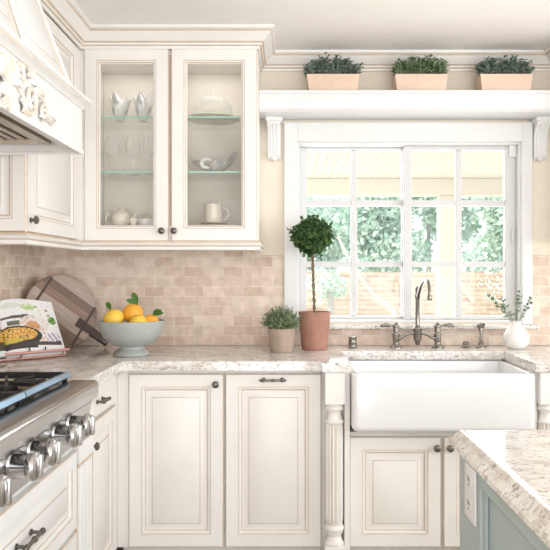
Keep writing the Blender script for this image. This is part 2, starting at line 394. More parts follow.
# ------------------------------------------------------------------ doors, knobs, pulls
def panel_steps(fw, t=.02, raised=True):
    return [(0, 0, 0), (0, t - .004, 0), (.004, t, 1), (fw - .003, t, 0), (fw, t - .003, 1), (fw + .006, t - .003, 0), (fw + .010, t - .010, 0), (fw + .014, t - .011, 1),
            (fw + .022, t - .011, 0), (fw + .042, t - .004, 0), (fw + .045, t - .002, 1)]
def door(name, o, U, W, w, h, mats, parent, fw=.052, t=.02):
    V = (0, 0, 1)
    return obj(name, B().rings(o, U, V, W, w, h, panel_steps(fw, t)), mats, parent)
def glazed_door(name, o, U, W, w, h, mats, parent, fw):
    t = .02
    st = [(0, 0, 0), (0, t - .004, 0), (.004, t, 1), (fw - .016, t, 0), (fw - .013, t - .003, 1), (fw - .007, t - .003, 0), (fw - .004, t - .008, 1), (fw, t - .010, 0), (fw, 0, 0)]
    d = obj(name, B().rings(o, U, (0, 0, 1), W, w, h, st, hole=True), mats, parent)
    o, U, W = Vector(o), Vector(U), Vector(W)
    p = o + U * (fw - .006) + Vector((0, 0, fw - .006)) + W * .004
    obj('glass_pane', B().prism([(0, 0), (w - 2 * fw + .012, 0), (w - 2 * fw + .012, h - 2 * fw + .012), (0, h - 2 * fw + .012)], p, U, (0, 0, 1), W, .004), 'cabglass', d)
    return d
def knob(p, W, parent, r=.0155):
    prof = [(.009, 0), (.010, .002), (.006, .004), (.0055, .012), (.009, .015), (r * .97, .018), (r, .021), (r * .93, .026), (r * .6, .030), (.0001, .031)]
    return obj('knob', B().lathe(prof, p, W, 20), 'pewter', parent)
def pull(p, U, W, parent, ln=.10, r=.0045):
    p, U, W = Vector(p), Vector(U), Vector(W); b = B()
    for s in (-1, 1):
        b.lathe([(.009, 0), (.009, .003), (.005, .005), (.0045, .022), (.0075, .025), (.0075, .033), (.0001, .036)], p + U * s * ln * .38, W, 14)
    c = p + W * .028; pts = []; rs = []
    for i in range(25):
        q = i / 24; pts.append(c + U * (q - .5) * ln * 1.12)
        e = abs(q - .5) * 2
        rs.append(r * (1 + .55 * max(0, 1 - ((e) / .12) ** 2) + .5 * max(0, 1 - ((e - .80) / .1) ** 2)) if e < .97 else r * .3)
    b.tube(pts, rs, 10)
    return obj('pull', b, 'pewter', parent)
CM = ['paint', 'glaze']

# ---- glazed upper cabinet
T = thing('glazed_wall_cabinet', 'cream wall cabinet with two tall glazed doors and dishes inside', 'cabinet', ((UX + GX1) / 2, 3.33, 1.432))
GF = UY + .02; GB, GT = 1.436, 2.335; FLO = 1.508
b = B(); b.box(-.965, -.947, GF, WY - .002, GB, GT, 0, .001); b.box(GX1 - .018, GX1, GF, WY - .002, GB, GT, 0, .001)
b.box(-.947, GX1 - .018, GF, WY - .002, GT - .02, GT); b.box(-.947, GX1 - .018, GF, WY - .002, GB, FLO)
obj('carcass', b, 'paint', T)
obj('back_panel', B().box(-.946, GX1 - .019, WY - .014, WY - .004, FLO, GT - .021), 'mix', T)
dw0 = (-.950, -.554); dw1 = (-.542, -.140)
fwg = .074
d = glazed_door('door', (dw0[0], GF, 1.432 + .004), (1, 0, 0), (0, -1, 0), dw0[1] - dw0[0], .905, CM, T, fwg); knob((PX(162, UY), UY, PZ(231, UY)), (0, -1, 0), d)
d = glazed_door('door', (dw1[0], GF, 1.436), (1, 0, 0), (0, -1, 0), dw1[1] - dw1[0], .905, CM, T, fwg); knob((PX(174.5, UY), UY, PZ(231, UY)), (0, -1, 0), d)
obj('center_stile', B().box(-.562, -.536, GF, GF + .02, FLO, GT - .02), ['glaze'], T)
SH = (PZ(172, 3.2), PZ(117, 3.2))
for z in SH:
    g = B().box(-.946, GX1 - .019, 3.20, WY - .016, z - .004, z + .004)
    sh = obj('glass_shelf', g, 'shelfglass', T)
    obj('shelf_edge', B().box(-.946, GX1 - .019, 3.1985, 3.2005, z - .004, z + .004), 'glassedge', sh)

# ---- left upper cabinet next to the hood
T = thing('wall_cabinet', 'cream wall cabinet with one solid door between hood and corner', 'cabinet', (-1.12, 2.83, 1.436))
obj('carcass', B().box(WX + .001, UX - .02, 2.512, WY - .002, 1.436, 2.335, 0, .001), 'paint', T)
b = B(); b.box(UX - .02, UX - .004, 3.125, UY + .015, 1.436, 2.335); b.box(UX - .004, -.9515, UY + .008, UY + .0195, 1.437, 2.334)
obj('corner_filler', b, ['paint'], T)
d = door('door', (UX - .02, 2.515, 1.44), (0, 1, 0), (1, 0, 0), .605, .89, CM, T, .06); knob((UX, PX(0, 1) * 0 + 2.545, PZ(220, 2.545)), (1, 0, 0), d)
door('end_panel', (WX + .002, 2.512, 1.44), (1, 0, 0), (0, -1, 0), UX - WX - .003, .89, CM, T, .05, .018)

# ---- right upper cabinet beyond the window
T = thing('wall_cabinet', 'cream wall cabinet just right of the window shelf, past the frame edge', 'cabinet', (1.9, 3.33, 1.436))
obj('carcass', B().box(RC0, 2.4, UY + .02, WY - .002, 1.436, 2.335, 0, .001), 'paint', T)
for k in (0, 1):
    d = door('door', (RC0 + .004 + k * .505, UY + .02, 1.44), (1, 0, 0), (0, -1, 0), .5, .89, CM, T, .06)
    knob((RC0 + (.47 if k == 0 else .54), UY, 1.49), (0, -1, 0), d)

# ------------------------------------------------------------------ range hood
HX = -.73; HY0, HY1 = 1.05, 2.40; HZ0, HZ1 = 1.714, 1.872
T = thing('range_hood', 'white wooden mantel hood with carved scrolls and tapered chimney above the range', 'range hood', (-1.0, 1.72, HZ0))
b = B()
b.box(HX - .03, HX, HY0, HY1, HZ0, HZ1 + .03); b.box(WX, HX - .03, HY1 - .03, HY1, HZ0, HZ1 + .03); b.box(WX, HX - .03, HY0, HY0 + .03, HZ0, HZ1 + .03)
b.box(WX, HX - .03, HY0 + .03, HY1 - .03, HZ1, HZ1 + .03)
obj('mantel', b, 'white', T)
# bottom lip and top moulding
lip = [(-.004, HZ0 - .006), (.004, HZ0 - .006), (.006, HZ0), (.006, HZ0 + .010), (0, HZ0 + .014), (-.004, HZ0 + .014)]
path = [(WX, HY0), (HX, HY0), (HX, HY1), (WX, HY1)]
obj('bottom_lip', B().sweep(path, lip, mats=[0, 0, 0, 1, 0, 0]), ['white', 'glazew'], T)
top = [(-.01, HZ1 - .004), (.004, HZ1 - .004), (.008, HZ1 + .002), (.016, HZ1 + .006), (.024, HZ1 + .010), (.024, HZ1 + .018), (.030, HZ1 + .022), (.030, HZ1 + .030), (.020, HZ1 + .034), (-.01, HZ1 + .034)]
obj('mantel_molding', B().sweep(path, top, mats=[1, 0, 0, 0, 1, 0, 0, 1, 0, 0]), ['white', 'glazew'], T)
# tapered chimney
zc0, zc1 = HZ1 + .03, CEIL - .001
Bc = [(WX + .001, 1.08), (-.755, 1.08), (-.755, 2.372), (WX + .001, 2.372)]; Tc = [(WX + .001, 1.30), (-.90, 1.30), (-.90, 2.15), (WX + .001, 2.15)]
b = B(); b.add([(x, y, zc0) for x, y in Bc] + [(x, y, zc1) for x, y in Tc], [[0, 1, 5, 4], [2, 3, 7, 6], [3, 0, 4, 7], [4, 5, 6, 7], [3, 2, 1, 0], [1, 2, 6, 5]])
ch = obj('chimney', b, 'white', T)
A0, A1, A2, A3 = Vector((-.755, 1.08, zc0)), Vector((-.755, 2.372, zc0)), Vector((-.90, 2.15, zc1)), Vector((-.90, 1.30, zc1))
def chim(u, v, out=0):
    p = (A0 * (1 - u) + A1 * u) * (1 - v) + (A3 * (1 - u) + A2 * u) * v
    nrm = (A1 - A0).cross(A3 - A0).normalized()
    if nrm.x < 0: nrm = -nrm
    return p + nrm * out
def chim_panel(poly, name='chimney_panel'):
    """raised panel on the sloping front: polygon rings"""
    cx = sum(p[0] for p in poly) / len(poly); cy = sum(p[1] for p in poly) / len(poly); n = len(poly)
    b = B(); vs = []
    steps = [(0, .0005, 0), (.0, .010, 1), (.006, .012, 0), (.022, .012, 0), (.026, .006, 1), (.034, .006, 0), (.060, .013, 0), (.063, .014, 1)]
    for ins, out, _ in steps:
        for u, v in poly:
            du, dv = cx - u, cy - v; ll = math.hypot(du * 1.2, dv * .55); k = ins * 1.35 / ll
            vs.append(chim(u + du * k, v + dv * k, out))
    fs = []; ms = []
    for i in range(len(steps) - 1):
        for k in range(n): fs.append([i * n + k, i * n + (k + 1) % n, (i + 1) * n + (k + 1) % n, (i + 1) * n + k]); ms.append(steps[i + 1][2])
    fs.append([(len(steps) - 1) * n + k for k in range(n)]); ms.append(0)
    b.add(vs, [], 0); b.f = fs; b.m = ms
    return obj(name, b, ['white', 'glazew'], T)
for u0, u1 in ((.025, .335), (.35, .65), (.665, .975)):
    chim_panel([(u0, .03), (u1, .03), (u1, .93), (u0, .93)])
# edge beading of the chimney front corners
bd = B(); b2 = B(); bd.tube([A1 + Vector((.002, .002, .01)), A2 + Vector((.002, .002, -.005))], .009, 8); b2.tube([A0 + Vector((.002, -.002, .01)), A3 + Vector((.002, -.002, -.005))], .009, 8)
obj('corner_bead', bd, 'white', T); obj('corner_bead', b2, 'white', T)
# underside: frame, steel liner, baffle filters
obj('underside', B().box(WX + .002, HX - .03, HY0 + .03, HY1 - .03, HZ0 + .035, HZ0 + .05), 'taupe', T)
ub = B().rings((-1.23, 1.12, HZ0 + .035), (1, 0, 0), (0, 1, 0), (0, 0, -1), .42, 1.2, [(0, 0, 0), (0, .02, 0), (.03, .024, 0), (.034, .008, 0), (.05, .004, 0)])
li = obj('liner', ub, 'liner', T)
for k in range(3):
    fb = B(); y0 = 1.19 + k * .37
    for j in range(9): fb.box(-1.17 + j * .034, -1.148 + j * .034, y0, y0 + .34, HZ0 + .019, HZ0 + .029, 0, .002)
    fb.tube([(-1.02, y0 + .12, HZ0 + .018), (-1.02, y0 + .12, HZ0 + .004), (-1.02, y0 + .22, HZ0 + .004), (-1.02, y0 + .22, HZ0 + .018)], .004, 8)
    obj('baffle_filter', fb, 'liner', T)
# carved scrolls on the mantel front: relief made of spirals, leaves and a shell
cb = B()
def rel(y, z, h=0): return Vector((HX + .001 + h, y, z))
YC, ZC = 1.735, 1.792
def scroll(cy, cz, r0, turns, a0, sgn, th=.009, tail=None):
    pts = []; rs = []; n = 34
    for i in range(n):
        q = i / (n - 1); a = a0 + sgn * turns * 2 * PI * q; r = r0 * (1 - .82 * q)
        pts.append(rel(cy + math.cos(a) * r, cz + math.sin(a) * r, .005 + .010 * q)); rs.append(th * (1 - .5 * q))
    if tail:
        k = 12; p0 = pts[0]; pre = []; prs = []
        for i in range(k):
            q = i / k; e = rel(*tail); m_ = (e + p0) * .5 + Vector((0, 0, .022))
            pre.append(e * (1 - q) ** 2 + m_ * 2 * q * (1 - q) + p0 * q * q); prs.append(th * (.35 + .65 * q))
        pts = pre + pts; rs = prs + rs
    cb.tube(pts, rs, 8)
    cb.lathe([(.0001, .016), (th * .8, .012), (th, .004), (th, 0)], rel(cy, cz), (1, 0, 0), 10)
def acanth(cy, cz, ang, ln, wd, lobes=4):
    d = Vector((0, math.cos(ang), math.sin(ang))); sd = Vector((0, -math.sin(ang), math.cos(ang)))
    c = rel(cy, cz)
    cb.tube([c + d * ln * q + Vector((.006 + .012 * math.sin(q * PI), 0, 0)) for q in (0, .2, .4, .6, .8, 1)], [wd * .16, wd * .2, wd * .18, wd * .14, wd * .1, .001], 7)
    for s in (-1, 1):
        for k in range(lobes):
            q = .1 + .75 * k / lobes; dd = (d * .75 + sd * s * .75).normalized(); l2 = wd * (.62 - .3 * q)
            p = c + d * ln * q
            cb.tube([p + Vector((.004, 0, 0)), p + dd * l2 * .5 + Vector((.013, 0, 0)), p + dd * l2 + Vector((.006, 0, 0)), p + dd * l2 * 1.15 - d * .006 + Vector((.002, 0, 0))], [wd * .07, wd * .11, wd * .08, .002], 7)
for k in range(9):                                     # central shell
    a = math.radians(20 + 140 * k / 8); d = Vector((0, math.cos(a), math.sin(a)))
    c = rel(YC, ZC - .02)
    cb.tube([c + d * .012 + Vector((.008, 0, 0)), c + d * .04 + Vector((.018, 0, 0)), c + d * .066 + Vector((.014, 0, 0)), c + d * .076 + Vector((.004, 0, 0))], [.004, .008, .0105, .005], 8)
cb.lathe([(.022, 0), (.022, .008), (.016, .018), (.0001, .022)], rel(YC, ZC - .03), (1, 0, 0), 16)
acanth(YC, ZC - .04, -PI / 2, .045, .05, 3)
for s in (-1, 1):
    a0 = 0 if s > 0 else PI
    scroll(YC + s * .085, ZC + .026, .034, 1.6, PI / 2, -s, .0075, (YC + s * .02, ZC - .05))
    scroll(YC + s * .17, ZC - .016, .040, 1.7, -PI / 2, s, .008, (YC + s * .05, ZC + .005))
    scroll(YC + s * .262, ZC - .022, .030, 1.5, PI / 2, -s, .007, (YC + s * .185, ZC + .035))
    acanth(YC + s * .10, ZC - .03, (-.5 if s > 0 else PI + .5), .065, .05, 4)
    acanth(YC + s * .19, ZC + .02, (-.1 if s > 0 else PI + .1), .075, .045, 4)
    acanth(YC + s * .285, ZC - .02, (-.25 if s > 0 else PI + .25), .085, .042, 5)
    acanth(YC + s * .14, ZC + .045, (.5 if s > 0 else PI - .5), .045, .036, 3)
    acanth(YC + s * .24, ZC - .045, (.1 if s > 0 else PI - .1), .06, .03, 3)
m, nt, out = newmat('carved white with warm glaze')
p = N(nt, 'ShaderNodeBsdfPrincipled'); p.inputs['Roughness'].default_value = .45
g = N(nt, 'ShaderNodeNewGeometry'); nz = N(nt, 'ShaderNodeTexNoise'); nz.inputs['Scale'].default_value = 26; nz.inputs['Detail'].default_value = 4
L(nt, g.outputs['Position'], nz.inputs['Vector']); r = ramp(nt, [(.4, (.76, .67, .57)), (.54, (.83, .81, .78))]); L(nt, nz.outputs['Fac'], r.inputs['Fac'])
L(nt, r.outputs['Color'], p.inputs['Base Color']); L(nt, p.outputs['BSDF'], out.inputs['Surface']); M['carve'] = m
obj('carving', cb, 'carve', T)

# ------------------------------------------------------------------ base cabinets (back run)
FY = 2.90; KZ = .105; CT0, CT1 = .872, .914
def toe(x0, x1, y0, y1, parent): obj('toe_kick', B().box(x0, x1, y0, y1, 0, KZ), 'paint', parent)
def basebox(x0, x1, y0, y1, parent, z1=CT0): obj('carcass', B().box(x0, x1, y0, y1, KZ, z1, 0, .001), 'paint', parent)
DZ0, DZ1 = .108, PZ(374, FY)
bx = (-.745, PX(224.3, FY), .146)
T = thing('base_cabinet', 'cream base cabinet with one knobbed raised panel door in the corner below the fruit bowl', 'cabinet', ((bx[0] + bx[1]) / 2, 3.2, 0))
basebox(bx[0] + .022, bx[1], FY + .02, 3.488, T); toe(bx[0] + .022, bx[1], FY + .09, 3.4, T)
obj('filler_strip', B().box(-.730, PX(128, FY), FY + .010, FY + .0195, KZ, CT0), 'paint', T)
d = door('door', (PX(128.5, FY), FY + .02, DZ0), (1, 0, 0), (0, -1, 0), PX(223.5, FY) - PX(128.5, FY), DZ1 - DZ0, CM, T, .058); knob((PX(216, FY), FY, PZ(384, FY)), (0, -1, 0), d)
T = thing('pullout_cabinet', 'cream pull-out cabinet with bar pull at its top, left of the turned post', 'cabinet', ((bx[1] + bx[2]) / 2, 3.2, 0))
basebox(bx[1] + .001, bx[2], FY + .02, 3.488, T); toe(bx[1] + .001, bx[2], FY + .09, 3.4, T)
d = door('door', (PX(225.3, FY), FY + .02, DZ0), (1, 0, 0), (0, -1, 0), PX(321.5, FY) - PX(225.3, FY), DZ1 - DZ0, CM, T, .058); pull((PX(273, FY), FY, PZ(379.5, FY)), (1, 0, 0), (0, -1, 0), d, .105)
SX0, SX1 = .268, 1.038; SC = (SX0 + SX1) / 2
T = thing('sink_cabinet', 'cream base cabinet with two doors under the farmhouse sink', 'cabinet', (SC, 3.2, 0))
b = B(); b.box(.149, 1.158, FY + .02, 3.488, KZ, .60); b.box(.149, .262, FY + .02, 3.488, .60, CT0); b.box(1.044, 1.158, FY + .02, 3.488, .60, CT0); b.box(.2445, SX0 - .001, 2.868, FY + .02, KZ, CT0); b.box(SX1 + .001, 2 * SC - .2445, 2.868, FY + .02, KZ, CT0)
obj('carcass', b, 'paint', T); toe(.148, 1.158, FY + .09, 3.4, T)
sz1 = PZ(437, FY)
d = door('door', (.268, FY + .02, DZ0), (1, 0, 0), (0, -1, 0), PX(441, FY) - .268, sz1 - DZ0, CM, T, .058); knob((PX(436.5, FY), FY, PZ(447.5, FY)), (0, -1, 0), d)
d = door('door', (PX(443.5, FY), FY + .02, DZ0), (1, 0, 0), (0, -1, 0), PX(441, FY) - .268, sz1 - DZ0, CM, T, .058); knob((PX(449.5, FY), FY, PZ(447.5, FY)), (0, -1, 0), d)
T = thing('base_cabinet', 'cream base cabinet right of the sink, past the second turned post', 'cabinet', (1.6, 3.2, 0))
basebox(1.159, 2.2, FY + .02, 3.488, T); toe(1.159, 2.2, FY + .09, 3.4, T)
for k in (0, 1):
    d = door('door', (1.163 + k * .52, FY + .02, DZ0), (1, 0, 0), (0, -1, 0), .514, .60, CM, T); knob((1.64 + k * .08, FY, .66), (0, -1, 0), d)
    d = door('drawer', (1.163 + k * .52, FY + .02, .722), (1, 0, 0), (0, -1, 0), .514, DZ1 - .722, CM, T, .03); pull((1.42 + k * .52, FY, .795), (1, 0, 0), (0, -1, 0), d)

# turned posts either side of the sink
def post(xc, label):
    yc = 2.872; hw = .0425
    T = thing('turned_post', label, 'post', (xc, yc, 0), 'turned posts beside the sink')
    S3 = 2.85
    z = lambda py: PZ(py, S3)
    obj('cap_block', B().box(xc - hw, xc + hw, yc - hw, yc + hw, z(404), CT0, 0, .003), 'paint', T)
    a, c = z(404), z(424)
    h = a - c
    prof = [(.034, 0), (.040, .004), (.041, .010), (.036, .014), (.033, .018), (.028, h * .45), (.030, h * .62), (.040, h * .70), (.042, h * .78), (.036, h * .86), (.038, h * .93), (.036, h)]
    obj('collar', B().lathe(prof, (xc, yc, c), n=32), CM, T)
    d0 = z(524)
    def fl(an, hh):
        q = (an * 14 / (2 * PI)) % 1
        return 1 - .17 * max(0, math.sin(q * PI)) ** .7
    fb_ = B().lathe([(.032, 0), (.0355, .008), (.0365, .02), (.0365, c - d0 - .02), (.0345, c - d0)], (xc, yc, d0), n=112, rmod=fl)
    for i_ in range(112 * 4):
        if .4 < ((i_ % 112 + .5) / 8) % 1 < .6: fb_.m[i_] = 1
    obj('fluted_shaft', fb_, ['paint', 'glazew'], T)
    e0 = z(546); h = d0 - e0
    prof = [(.040, 0), (.041, h * .12), (.034, h * .2), (.028, h * .42), (.036, h * .62), (.042, h * .76), (.040, h * .86), (.034, h * .92), (.036, h)]
    obj('collar', B().lathe(prof, (xc, yc, e0), n=32), CM, T)
    b = B().box(xc - hw, xc + hw, yc - hw, yc + hw, 0, e0, 0, .003)
    obj('base_block', b, 'paint', T)
PC = .2015
post(PC, 'cream turned post with fluted shaft left of the farmhouse sink')
post(2 * SC - PC, 'cream turned post with fluted shaft right of the farmhouse sink, cut by the frame')

# ------------------------------------------------------------------ left base cabinet and range cabinet
LX = -.725
T = thing('base_cabinet', 'narrow cream cabinet with a drawer over a door beside the range', 'cabinet', (-1.0, 2.65, 0))
obj('carcass', B().box(WX + .012, LX - .02, 2.402, 3.488, KZ, CT0, 0, .001), 'paint', T); toe(WX + .012, LX - .1, 2.402, 3.4, T)
obj('corner_filler', B().box(LX - .02, LX - .006, 2.863, FY + .0195, KZ, CT0), 'paint', T)
d = obj('drawer', B().rings((LX - .02, 2.425, .735), (0, 1, 0), (0, 0, 1), (1, 0, 0), .435, .128, [(0, 0, 0), (0, .014, 0), (.004, .017, 1), (.008, .020, 0)]), CM, T); pull((LX, 2.61, .795), (0, 1, 0), (1, 0, 0), d, .095)
d = door('door', (LX - .02, 2.425, DZ0), (0, 1, 0), (1, 0, 0), .435, .618, CM, T, .058); knob((LX, 2.50, .645), (1, 0, 0), d)
RXF = -.690; RZ = .722
T = thing('range_cabinet', 'white drawer cabinet with fluted pilaster carrying the steel rangetop', 'cabinet', (-1.0, 1.73, 0))
obj('carcass', B().box(WX + .012, RXF - .02, 1.06, 2.40, KZ, RZ, 0, .001), 'white', T); toe(WX + .012, RXF - .1, 1.06, 2.40, T)
WM = ['white', 'glaze']
for z0, z1 in ((.448, .705), (.118, .438)):
    d = door('drawer', (RXF - .02, 1.235, z0), (0, 1, 0), (1, 0, 0), .985, z1 - z0, WM, T, .05); pull((RXF, 1.77, (z0 + z1) / 2 + .012), (0, 1, 0), (1, 0, 0), d, .13, .0062)
for y0 in (2.228, 1.06):
    b = B(); b.box(RXF - .02, RXF + .006, y0, y0 + .165, KZ, .20, 0, .003); b.box(RXF - .02, RXF + .006, y0, y0 + .165, .655, RZ - .001, 0, .003); b.box(RXF - .02, RXF - .006, y0 + .004, y0 + .161, .20, .655, 1)
    b.box(RXF - .02, RXF + .004, y0, y0 + .165, .640, .655, 1, .003)
    for k in range(4): b.tube([(RXF - .005, y0 + .028 + k * .0365, .20), (RXF - .005, y0 + .028 + k * .0365, .645)], .0115, 10)
    obj('pilaster', b, WM, T)

# ------------------------------------------------------------------ rangetop
T = thing('rangetop', 'stainless steel gas rangetop with bulging knobs and black grates', 'rangetop', (-.98, 1.72, RZ))
Y0, Y1 = 1.12, 2.335; XF = -.652
b = B()
# body: control panel profile extruded along Y (u = X, v = Z)
prof = [(WX + .013, RZ + .002), (XF - .044, RZ + .002), (XF - .022, .852), (-.745, .852), (-.745, .900), (WX + .013, .900)]
b.prism(prof, (0, Y0, 0), (1, 0, 0), (0, 0, 1), (0, 1, 0), Y1 - Y0)
obj('body', b, 'steel', T)
obj('nose_shadow_line', B().box(XF - .040, XF - .0205, Y0 + .002, Y1 - .002, .8455, .8522), 'iron', T)  # black strip standing in for the shadow line under the bullnose
nose = [(-.7445, .8525), (XF - .026, .8525), (XF - .026, .857), (XF - .006, .857), (XF - .001, .862), (XF, .868), (XF, .900), (XF - .003, .911), (XF - .009, .916), (XF - .016, .9175), (-.7445, .9175)]
obj('bullnose', B().prism(nose, (0, Y0, 0), (1, 0, 0), (0, 0, 1), (0, 1, 0), Y1 - Y0), 'steel', T)
obj('cooking_surface', B().box(WX + .03, -.75, Y0 + .02, Y1 - .02, .9005, .906), 'enamel', T)
for k in range(3):
    y0 = Y0 + .008 + k * .401; y1 = y0 + .397
    b = B(); zt, zb = .947, .935
    b.box(-.772, -.756, y0, y1, .922, zt - .002, 0, .002)
    for (xa, xb, ya, yb) in ((-1.25, -.772, y0, y0 + .014), (-1.25, -.772, y1 - .014, y1), (-1.25, -1.236, y0, y1), (-1.018, -1.004, y0, y1)): b.box(xa, xb, ya, yb, .925, zt, 0, .002)
    for cx in (-.885, -1.127):
        cy = (y0 + y1) / 2
        for a in range(8):
            an = a * PI / 4 + PI / 8; d = Vector((math.cos(an), math.sin(an), 0)); e = Vector((-d.y, d.x, 0)) * .005
            r0, r1 = .035, .118
            p0 = Vector((cx, cy, 0)) + d * r0; p1 = Vector((cx, cy, 0)) + d * r1
            b.add([p0 - e + Vector((0, 0, zb)), p0 + e + Vector((0, 0, zb)), p1 + e + Vector((0, 0, zb)), p1 - e + Vector((0, 0, zb)), p0 - e + Vector((0, 0, zt)), p0 + e + Vector((0, 0, zt)), p1 + e + Vector((0, 0, zt)), p1 - e + Vector((0, 0, zt))],
                  [[0, 1, 2, 3], [7, 6, 5, 4], [0, 4, 5, 1], [1, 5, 6, 2], [2, 6, 7, 3], [3, 7, 4, 0]])
        b.box(-1.245, -.765, cy - .006, cy - .006 + .012, zb, zt, 0, .002) if cx > -1 else None
    for xx in (-.764, -1.243):
        for yy in (y0 + .007, y1 - .007): b.box(xx - .007, xx + .007, yy - .007, yy + .007, .906, .93)
    gr = obj('grate', b, 'iron', T)
    # steel rail along the front of each grate
    rb = B(); rb.prism([(-.756, .931), (-.745, .931), (-.743, .934), (-.749, .9475), (-.758, .9475)], (0, y0 + .002, 0), (1, 0, 0), (0, 0, 1), (0, 1, 0), y1 - y0 - .004)
    obj('grate_rail', rb, 'blue_reflect', gr)
    for cx in (-.885, -1.127):
        bb = B().lathe([(.045, 0), (.045, .012), (.034, .014), (.034, .022), (.030, .025), (.0001, .025)], (cx, (y0 + y1) / 2, .906), n=24)
        obj('burner', bb, 'iron', T)
for yk in (2.105, 1.975, 1.79, 1.66, 1.47, 1.345):
    c = Vector((XF - .028, yk, .812)); b = B()
    kp = [(.034, 0), (.035, .004), (.031, .008), (.0285, .036), (.029, .044), (.034, .048), (.0355, .054), (.0355, .060), (.033, .066), (.025, .070), (.0001, .071)]
    b.lathe(kp, c, (1, 0, 0), 28)
    kn = obj('knob', b, 'steel', T)
    g = B().box(c.x + .066, c.x + .080, yk - .0085, yk + .0085, .782, .842, 0, .004, 2)
    obj('grip', g, 'steel', kn)

# ------------------------------------------------------------------ countertop
FE = 2.86; BF = 2.818; bl0, bl1 = .146, SX0 - .002; br0, br1 = SX1 + .002, 1.161; SB = 3.23
poly = [(WX + .011, 3.489), (WX + .011, 2.338), (-.697, 2.338), (-.697, FE), (bl0, FE), (bl0, BF), (bl1, BF), (bl1, SB), (br0, SB), (br0, BF), (br1, BF), (br1, FE), (2.2, FE), (2.2, 3.489)]
bm = bmesh.new()
vt = [bm.verts.new((x, y, CT0 + .0005)) for x, y in poly]; f = bm.faces.new(vt)
r = bmesh.ops.extrude_face_region(bm, geom=[f]); up = [e for e in r['geom'] if isinstance(e, bmesh.types.BMVert)]
for v in up: v.co.z = CT1
bm.normal_update()
ed = [e for e in bm.edges if all(v.co.z > CT1 - .001 for v in e.verts)]
bmesh.ops.bevel(bm, geom=ed, offset=.008, segments=3, affect='EDGES', profile=.6)
b = B(); b.bmesh(bm)
tag(obj('countertop', b, 'granite'), 'speckled cream granite worktop running along the window wall and corner', 'countertop')

# ------------------------------------------------------------------ sink
T = thing('farmhouse_sink', 'white apron-front farmhouse sink under the window', 'sink', (SC, 3.0, .60))
sy0, sy1, sz0, sz = 2.80, 3.26, PZ(433, 2.80), .868
bm = bmesh.new(); bmesh.ops.create_cube(bm, size=1)
for v in bm.verts: v.co = Vector((SC + v.co.x * (SX1 - SX0 - .006), (sy0 + sy1) / 2 + v.co.y * (sy1 - sy0), (sz0 + sz) / 2 + v.co.z * (sz - sz0)))
bmesh.ops.bevel(bm, geom=[e for e in bm.edges if min(v.co.z for v in e.verts) < sz - .01], offset=.026, segments=6, affect='EDGES', profile=.5)
tf = max(bm.faces, key=lambda f: f.calc_center_median().z)
ri = bmesh.ops.inset_region(bm, faces=[tf], thickness=.024)
r = bmesh.ops.extrude_face_region(bm, geom=[tf]); vv = [e for e in r['geom'] if isinstance(e, bmesh.types.BMVert)]
bmesh.ops.delete(bm, geom=[tf], context='FACES_ONLY')
for v in vv: v.co.z = sz0 + .03; v.co.x = SC + (v.co.x - SC) * .97
bmesh.ops.bevel(bm, geom=[e for e in bm.edges if all(v.co.z > sz - .0005 for v in e.verts)], offset=.007, segments=3, affect='EDGES', profile=.5)
b = B(); b.bmesh(bm); obj('basin', b, 'ceramic', T)
obj('drain', B().lathe([(.045, 0), (.045, .003), (.035, .004), (.03, .001), (.0001, .001)], (SC, 3.04, sz0 + .0305), n=24), 'nickel', T)

# ------------------------------------------------------------------ faucet and sink fittings
FYc = 3.365
fx = (PX(396, FYc), PX(417.5, FYc), PX(437.5, FYc))
T = thing('bridge_faucet', 'brushed nickel bridge faucet with gooseneck spout behind the sink', 'faucet', (fx[1], FYc, CT1))
zf = lambda py: PZ(py, FYc)
for s, x in ((-1, fx[0]), (1, fx[2])):
    bp = B().lathe([(.030, 0), (.030, .004), (.022, .009), (.016, .016), (.014, .028), (.017, .034), (.017, .060), (.020, .064), (.020, .072), (.015, .078), (.015, .100), (.018, .104), (.018, .112), (.010, .120), (.007, .128), (.0001, .130)], (x, FYc, CT1), n=24)
    vp = obj('valve', bp, 'nickel', T)
    z0 = CT1 + .108
    lb = B().tube([(x, FYc, z0), (x + s * .02, FYc - .004, z0 + .004), (x + s * .035, FYc - .006, z0 + .006), (x + s * .055, FYc - .01, z0 + .007), (x + s * .075, FYc - .012, z0 + .004), (x + s * .082, FYc - .013, z0 + .002)], [.006, .005, .008, .011, .009, .003], 12)
    obj('lever', lb, 'nickel', vp)
    br = B().tube([(x, FYc, CT1 + .045), (x - s * .022, FYc, CT1 + .050), (x - s * .045, FYc, CT1 + .065), (x - s * .065, FYc, CT1 + .072), (fx[1] , FYc, CT1 + .074)], [.011, .0095, .0088, .0088, .0095], 12)
    obj('bridge_arm', br, 'nickel', T)
cp = [(.0001, .012), (.009, .015), (.011, .022), (.016, .034), (.020, .044), (.020, .085), (.023, .090), (.023, .098), (.017, .106), (.013, .112), (.0115, .12), (.0115, .245), (.015, .250), (.015, .262), (.011, .268), (.013, .280), (.013, .296), (.007, .305), (.0001, .308)]
obj('column', B().lathe(cp, (fx[1], FYc, CT1), n=24), 'nickel', T)
pts = []
ctl = [(3.362, PZ(298, 3.362)), (3.335, PZ(294, 3.335)), (3.29, PZ(287.5, 3.29)), (3.24, PZ(282.5, 3.24)), (3.19, PZ(279.5, 3.19)), (3.145, PZ(279.5, 3.145)), (3.11, PZ(282, 3.11)), (3.09, PZ(287, 3.09)), (3.083, PZ(293, 3.083)), (3.08, PZ(299, 3.08))]
pts = [(fx[1], a, c) for a, c in ctl]
b = B().tube(pts, [.009] * 3 + [.0082] * (len(pts) - 3), 14)
e = Vector(pts[-1]); b.lathe([(.0105, 0), (.012, .003), (.012, .018), (.009, .024)], e - Vector((0, 0, .006)), n=18)
obj('spout', b, 'nickel', T)

